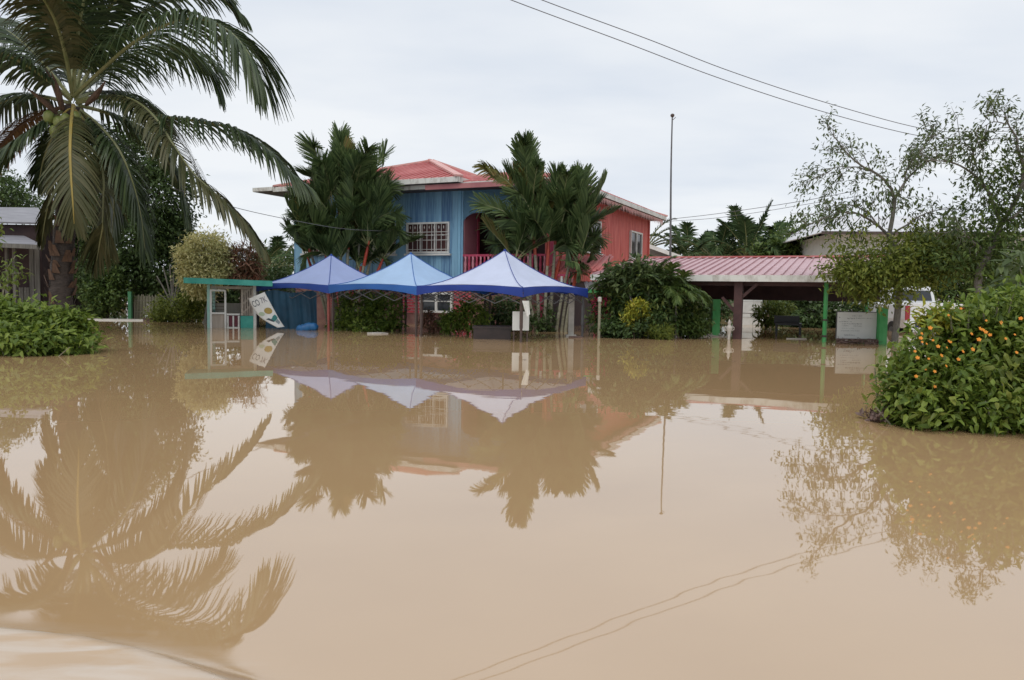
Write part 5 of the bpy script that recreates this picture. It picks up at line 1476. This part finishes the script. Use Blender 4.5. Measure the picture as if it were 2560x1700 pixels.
lf.build("crown", L["grey"], rt, world=True)
lf = MB()
for b_ in (px_ball(2175, 668, 17.0, 92, 46, c, 70), px_ball(2260, 640, 17.2, 90, 44, c, 64), px_ball(2340, 640, 17.4, 80, 56, c, 60), px_ball(2215, 700, 16.9, 84, 40, c, 60), px_ball(2140, 700, 16.9, 46, 36, c, 30), px_ball(2290, 672, 17.3, 80, 36, c, 46), px_ball(2400, 620, 17.4, 60, 60, c, 40), px_ball(2090, 668, 16.8, 40, 12, c, 12), px_ball(2140, 600, 17.2, 90, 26, c, 8), px_ball(2190, 735, 17.0, 40, 22, c, 14), px_ball(2330, 600, 17.4, 70, 40, c, 30)):
    e = c + np.array(b_[:3])
    scatter(lf, clumps(e, b_[3:6], b_[6], .3), 20, .26, .14, .056, center=e)
lf.build("lower_crown", L["olive"], rt, world=True)

c = base(2448, 16.5)
rt2 = thing("sparse_tree", "taller twiggy tree at the right edge above the flower bush", "tree", c)
mb = MB(); tips = []
f0 = at(2502, 560, 16.5)
limb(mb, [c + [0, 0, -1], c, at(2446, 690, 16.5), at(2470, 640, 16.5), f0], .09, .06, 9, 16)
limbs = []
limbs.append(limb(mb, [f0, at(2485, 510, 16.5), at(2465, 470, 16.5), at(2430, 430, 16.4), at(2370, 405, 16.3), at(2310, 400, 16.2)], .045, .008, 7, 18, .008))
limbs.append(limb(mb, [f0, at(2540, 500, 16.4), at(2560, 430, 16.3), at(2545, 380, 16.2), at(2540, 345, 16.2), at(2520, 310, 16.1), at(2514, 285, 16.1)], .05, .008, 7, 20, .008))
limbs.append(limb(mb, [at(2545, 380, 16.2), at(2600, 370, 16.2), at(2660, 340, 16.2)], .03, .008, 6, 12, .008))
limbs.append(limb(mb, [f0, at(2530, 545, 16.2), at(2590, 500, 16.0), at(2660, 440, 15.8)], .04, .01, 6, 12, .008))
limbs.append(limb(mb, [at(2520, 310, 16.1), at(2480, 305, 16.1), at(2440, 330, 16.1)], .014, .005, 5, 10, .006))
limbs.append(limb(mb, [at(2465, 470, 16.5), at(2440, 410, 16.6), at(2425, 370, 16.6), at(2395, 350, 16.6)], .022, .006, 5, 14, .008))
limbs.append(limb(mb, [at(2470, 640, 16.5), at(2430, 600, 16.4), at(2380, 560, 16.2)], .03, .008, 5, 12, .008))
for cc in limbs:
    dirs = nrm(np.gradient(cc, axis=0))
    twigs(mb, [(cc[i], dirs[i]) for i in range(3, len(cc))], 1, .44, .010, tips, .85, .05)
mb.build("trunk", M["bark_grey"], rt2, world=True)
lf = MB(); tips = np.array(tips)
scatter(lf, tips, 4, .15, .125, .044, down=.7)
lf.build("crown", L["grey"], rt2, world=True)
lf = MB()
for b_ in (px_ball(2480, 470, 16.5, 80, 60, c, 26), px_ball(2550, 440, 16.4, 60, 70, c, 26), px_ball(2440, 540, 16.4, 70, 50, c, 20), px_ball(2530, 600, 16.2, 70, 45, c, 36), px_ball(2390, 650, 16.6, 90, 44, c, 44), px_ball(2500, 670, 16.6, 80, 60, c, 60), px_ball(2440, 620, 17.2, 80, 40, c, 40), px_ball(2530, 520, 16.4, 70, 50, c, 30), px_ball(2600, 560, 16.3, 70, 120, c, 60)):
    e = c + np.array(b_[:3])
    scatter(lf, clumps(e, b_[3:6], b_[6], .2), 15, .28, .13, .055, center=e)
lf.build("lower_crown", L["mid"], rt2, world=True)

# flowering bush, near right
c = base(2400, 6.9)
fb_ = bush("flowering_bush", "near green bush dotted with orange flowers at the right edge", c,
     [pb_(2340, 945, 6.9, 90, 84, c, 60), pb_(2450, 885, 6.9, 100, 100, c, 70), pb_(2540, 900, 6.8, 110, 150, c, 80), pb_(2360, 1000, 6.5, 120, 70, c, 60), pb_(2480, 1020, 6.4, 130, 66, c, 60), pb_(2305, 965, 6.7, 56, 74, c, 40), pb_(2650, 900, 6.9, 120, 160, c, 50), pb_(2305, 1020, 6.5, 40, 44, c, 20), pb_(2600, 1030, 6.4, 90, 70, c, 36), pb_(2515, 785, 7.2, 60, 44, c, 26), pb_(2440, 800, 7.1, 30, 30, c, 10), pb_(2385, 850, 6.8, 34, 26, c, 10), pb_(2270, 1000, 6.7, 34, 46, c, 14)],
     "bush", .085, .040, 34, .18, 90, down=.15)
ol_ = MB()
for (x, y, rx, ry, n_) in ((2400, 1000, 150, 60, 34), (2330, 1040, 110, 30, 20), (2470, 900, 120, 90, 30), (2540, 980, 90, 90, 24), (2300, 965, 50, 64, 14)):
    cb_ = px_ball(x, y, 6.55, rx, ry, c, n_); e = c + np.array(cb_[:3])
    scatter(ol_, clumps(e, cb_[3:6], n_, .5), 12, .2, .10, .042, center=e, six=True)
ol_.build("old_leaves", L["olive"], fb_, world=True)
sh_, sl_ = MB(), MB()
for (x, y, x2, y2) in ((2290, 910, 2250, 868), (2310, 880, 2285, 825), (2280, 960, 2238, 935), (2270, 1000, 2226, 985), (2380, 830, 2372, 775), (2460, 800, 2452, 752), (2520, 790, 2535, 735), (2420, 820, 2425, 770), (2290, 1030, 2246, 1056), (2340, 860, 2318, 815), (2490, 790, 2500, 745), (2560, 790, 2580, 720)):
    p, q = at(x, y, 6.7), at(x2, y2, 6.6)
    cc = catmull([p, p * .5 + q * .5 + [0, 0, .03], q], 9); sh_.tube(cc, np.linspace(.008, .003, 9), 4)
    scatter(sl_, cc[3:], 4, .05, .085, .038, center=p, six=True, outw=.9)
sh_.build("shoot", M["cane"], fb_, world=True); sl_.build("shoot_leaves", L["bush"], fb_, world=True)
fl = MB(); FP = []
for (x, y) in ((2352, 872), (2300, 845), (2270, 850), (2440, 832), (2455, 822), (2370, 858), (2420, 840), (2505, 805), (2470, 795), (2395, 800), (2330, 815), (2270, 905), (2280, 830), (2310, 860), (2520, 850), (2390, 905), (2455, 900), (2405, 915), (2480, 960), (2360, 885), (2545, 800), (2430, 870), (2335, 930), (2290, 890), (2500, 890), (2550, 880), (2410, 775), (2365, 790), (2240, 900), (2255, 875), (2330, 960), (2262, 940), (2385, 940), (2445, 850), (2340, 850), (2475, 845), (2320, 900), (2296, 925), (2412, 885), (2365, 915), (2515, 930), (2435, 935), (2540, 840), (2448, 826), (2462, 836), (2380, 862), (2362, 868), (2300, 838), (2285, 846), (2278, 856), (2478, 802), (2512, 800)):
    if x < 2300: x = 2290 + (x - 2240) * .3
    p = at(x + random.uniform(-9, 9), y + random.uniform(-8, 8), 6.25 + random.uniform(-.15, .15)); fl = MB(); sc_ = random.uniform(.45, .9)
    for k in range(1):
        q = p
        th = np.linspace(0, 6.28, 6)[:-1] + random.random()
        o_ = nrm(np.array([rng.normal() * .4, -1, .6])); a_ = nrm(np.cross(o_, [0, 0, 1.0])); b2 = np.cross(a_, o_)
        P = np.repeat(q[None], 5, 0); D = np.cos(th)[:, None] * a_ + np.sin(th)[:, None] * b2 + o_ * .3
        fl.leaves4(P, D, np.repeat(o_[None], 5, 0), np.full(5, .024 * sc_), np.full(5, .024 * sc_))
    if random.random() < .78: fl.build("flower", L["orange"], fb_, world=True)
lf = MB()
cbb = at(2335, 806, 6.9)
scatter(lf, clumps(cbb, (.15, .12, .085), 24, .3), 16, .08, .10, .035, center=cbb - [0, 0, .1], six=True)
lf.build("yellow_leaves", L["yellow"], fb_, world=True)
# big-leaved plant at upper right
c = base(2560, 7.6)
bl = thing("big_leaf_plant", "pale broad drooping-leaved plant above the flower bush at right edge", "plant", c)
mb = MB(); lf = MB()
for (x, y, x2, y2) in ((2545, 690, 2480, 735), (2560, 730, 2490, 790), (2550, 670, 2500, 670), (2600, 690, 2545, 740), (2570, 760, 2520, 820), (2580, 640, 2530, 650), (2620, 740, 2570, 800)):
    p0 = c + [.1, 0, .6]; p, q = at(x, y, 7.5), at(x2, y2, 7.3)
    mb.tube(catmull([c + [.05, 0, -.3], p0, p], 8), np.linspace(.014, .006, 8), 5)
    for k in range(9):
        t = k / 8
        s_ = p * (1 - t) + q * t + np.array([0, 0, .05 * math.sin(t * 3.1)])
        d = (q - p) + rng.normal(size=3) * .12
        lf.leaves6(np.array([s_]), np.array([d + [0, 0, -.12]]), np.array([[rng.normal() * .3, -.4, 1.0]]), np.array([.17]), np.array([.055]), .35)
        if k % 2 == 0: lf.leaves6(np.array([s_]), np.array([np.cross(d, [0, -1, .3]) + d * .6 + [0, 0, -.1]]), np.array([[0, -.4, 1.0]]), np.array([.15]), np.array([.05]), .4)
mb.build("stem", M["cane"], bl, world=True); lf.build("foliage", L["grey"], bl, world=True)

# ------------------------------------------------------------------ background palms and woods
rng = np.random.default_rng(5); random.seed(5)
bgp = [(1725, 590, 56, "oil palm with arched crown behind the small shed"), (1795, 575, 52, "oil palm left of the tallest crown beyond the carport roof"), (1868, 562, 50, "tallest feathery oil palm beyond the carport roof"), (1925, 580, 54, "oil palm right of the tallest crown beyond the carport roof"),
       (1650, 620, 58, "low oil palm whose fronds show above the small shed roof"), (1775, 615, 60, "far oil palm half hidden behind the leftmost palm crowns"), (1985, 600, 56, "oil palm beside the white building's left wall"), (690, 630, 38, "small blue-green palm seen left of the blue wall"), (655, 645, 36, "feathery palm behind the kiosk's right end")]
for (px, py, Yb, lab) in bgp:
    c = base(px, Yb); h_ = at(px, py + (88 if Yb > 45 else 40), Yb)
    small_palm("oil_palm", lab, c, [h_], 15, 4.0 if Yb > 45 else 2.2, "far", .95 if Yb > 45 else .5, .15 if Yb > 45 else .07, .75, (.0, 1.25), "oil palms in the background", .22 if Yb > 45 else .12, 24, seg=2)
c = base(1622, 47)
small_palm("oil_palm", "slanting palm fronds showing just right of the red wall", c, [at(1610, 625, 47)], 9, 3.0, "far", .7, .09, .5, (.2, 1.1), "oil palms in the background", .2, 18, seg=2)
for (px, py, Yb, rx, ry, lab, mt_) in ((2030, 615, 50, 60, 55, "rounded bright green tree left of the white building", "mid"), (1960, 640, 48, 60, 40, "low rounded tree behind the carport ridge", "mid"), (1890, 640, 58, 70, 40, "dull green tree below the oil palm crowns", "far")):
    c = base(px, Yb)
    tree("broad_tree", lab, "tree", c, [px_ball(px, py, Yb, rx, ry, c, 60), px_ball(px - 30, py + 40, Yb, rx * .8, ry * .8, c, 36), px_ball(px + 30, py + 45, Yb, rx * .8, ry * .8, c, 36)], (.2, 2.5), mt_, "bark", 40, .7, .34, .18, group="trees beyond the carport")
lf = MB()
xs = np.linspace(-95, 95, 210)
Cw = []
for x in xs:
    Yw = 80 + 6 * math.sin(x * .13)
    top = 3.2 + 1.2 * math.sin(x * .21) + .8 * math.sin(x * .53 + 1)
    for k in range(7): Cw.append((x + random.uniform(-.6, .6), Yw + random.uniform(-2, 2), random.uniform(.2, top)))
scatter(lf, np.array(Cw), 22, 1.3, .7, .36, center=(0, 90, 0))
o = lf.build("woods", L["far"]); o["kind"] = "stuff"; o["label"] = "distant line of trees closing the flooded yard"
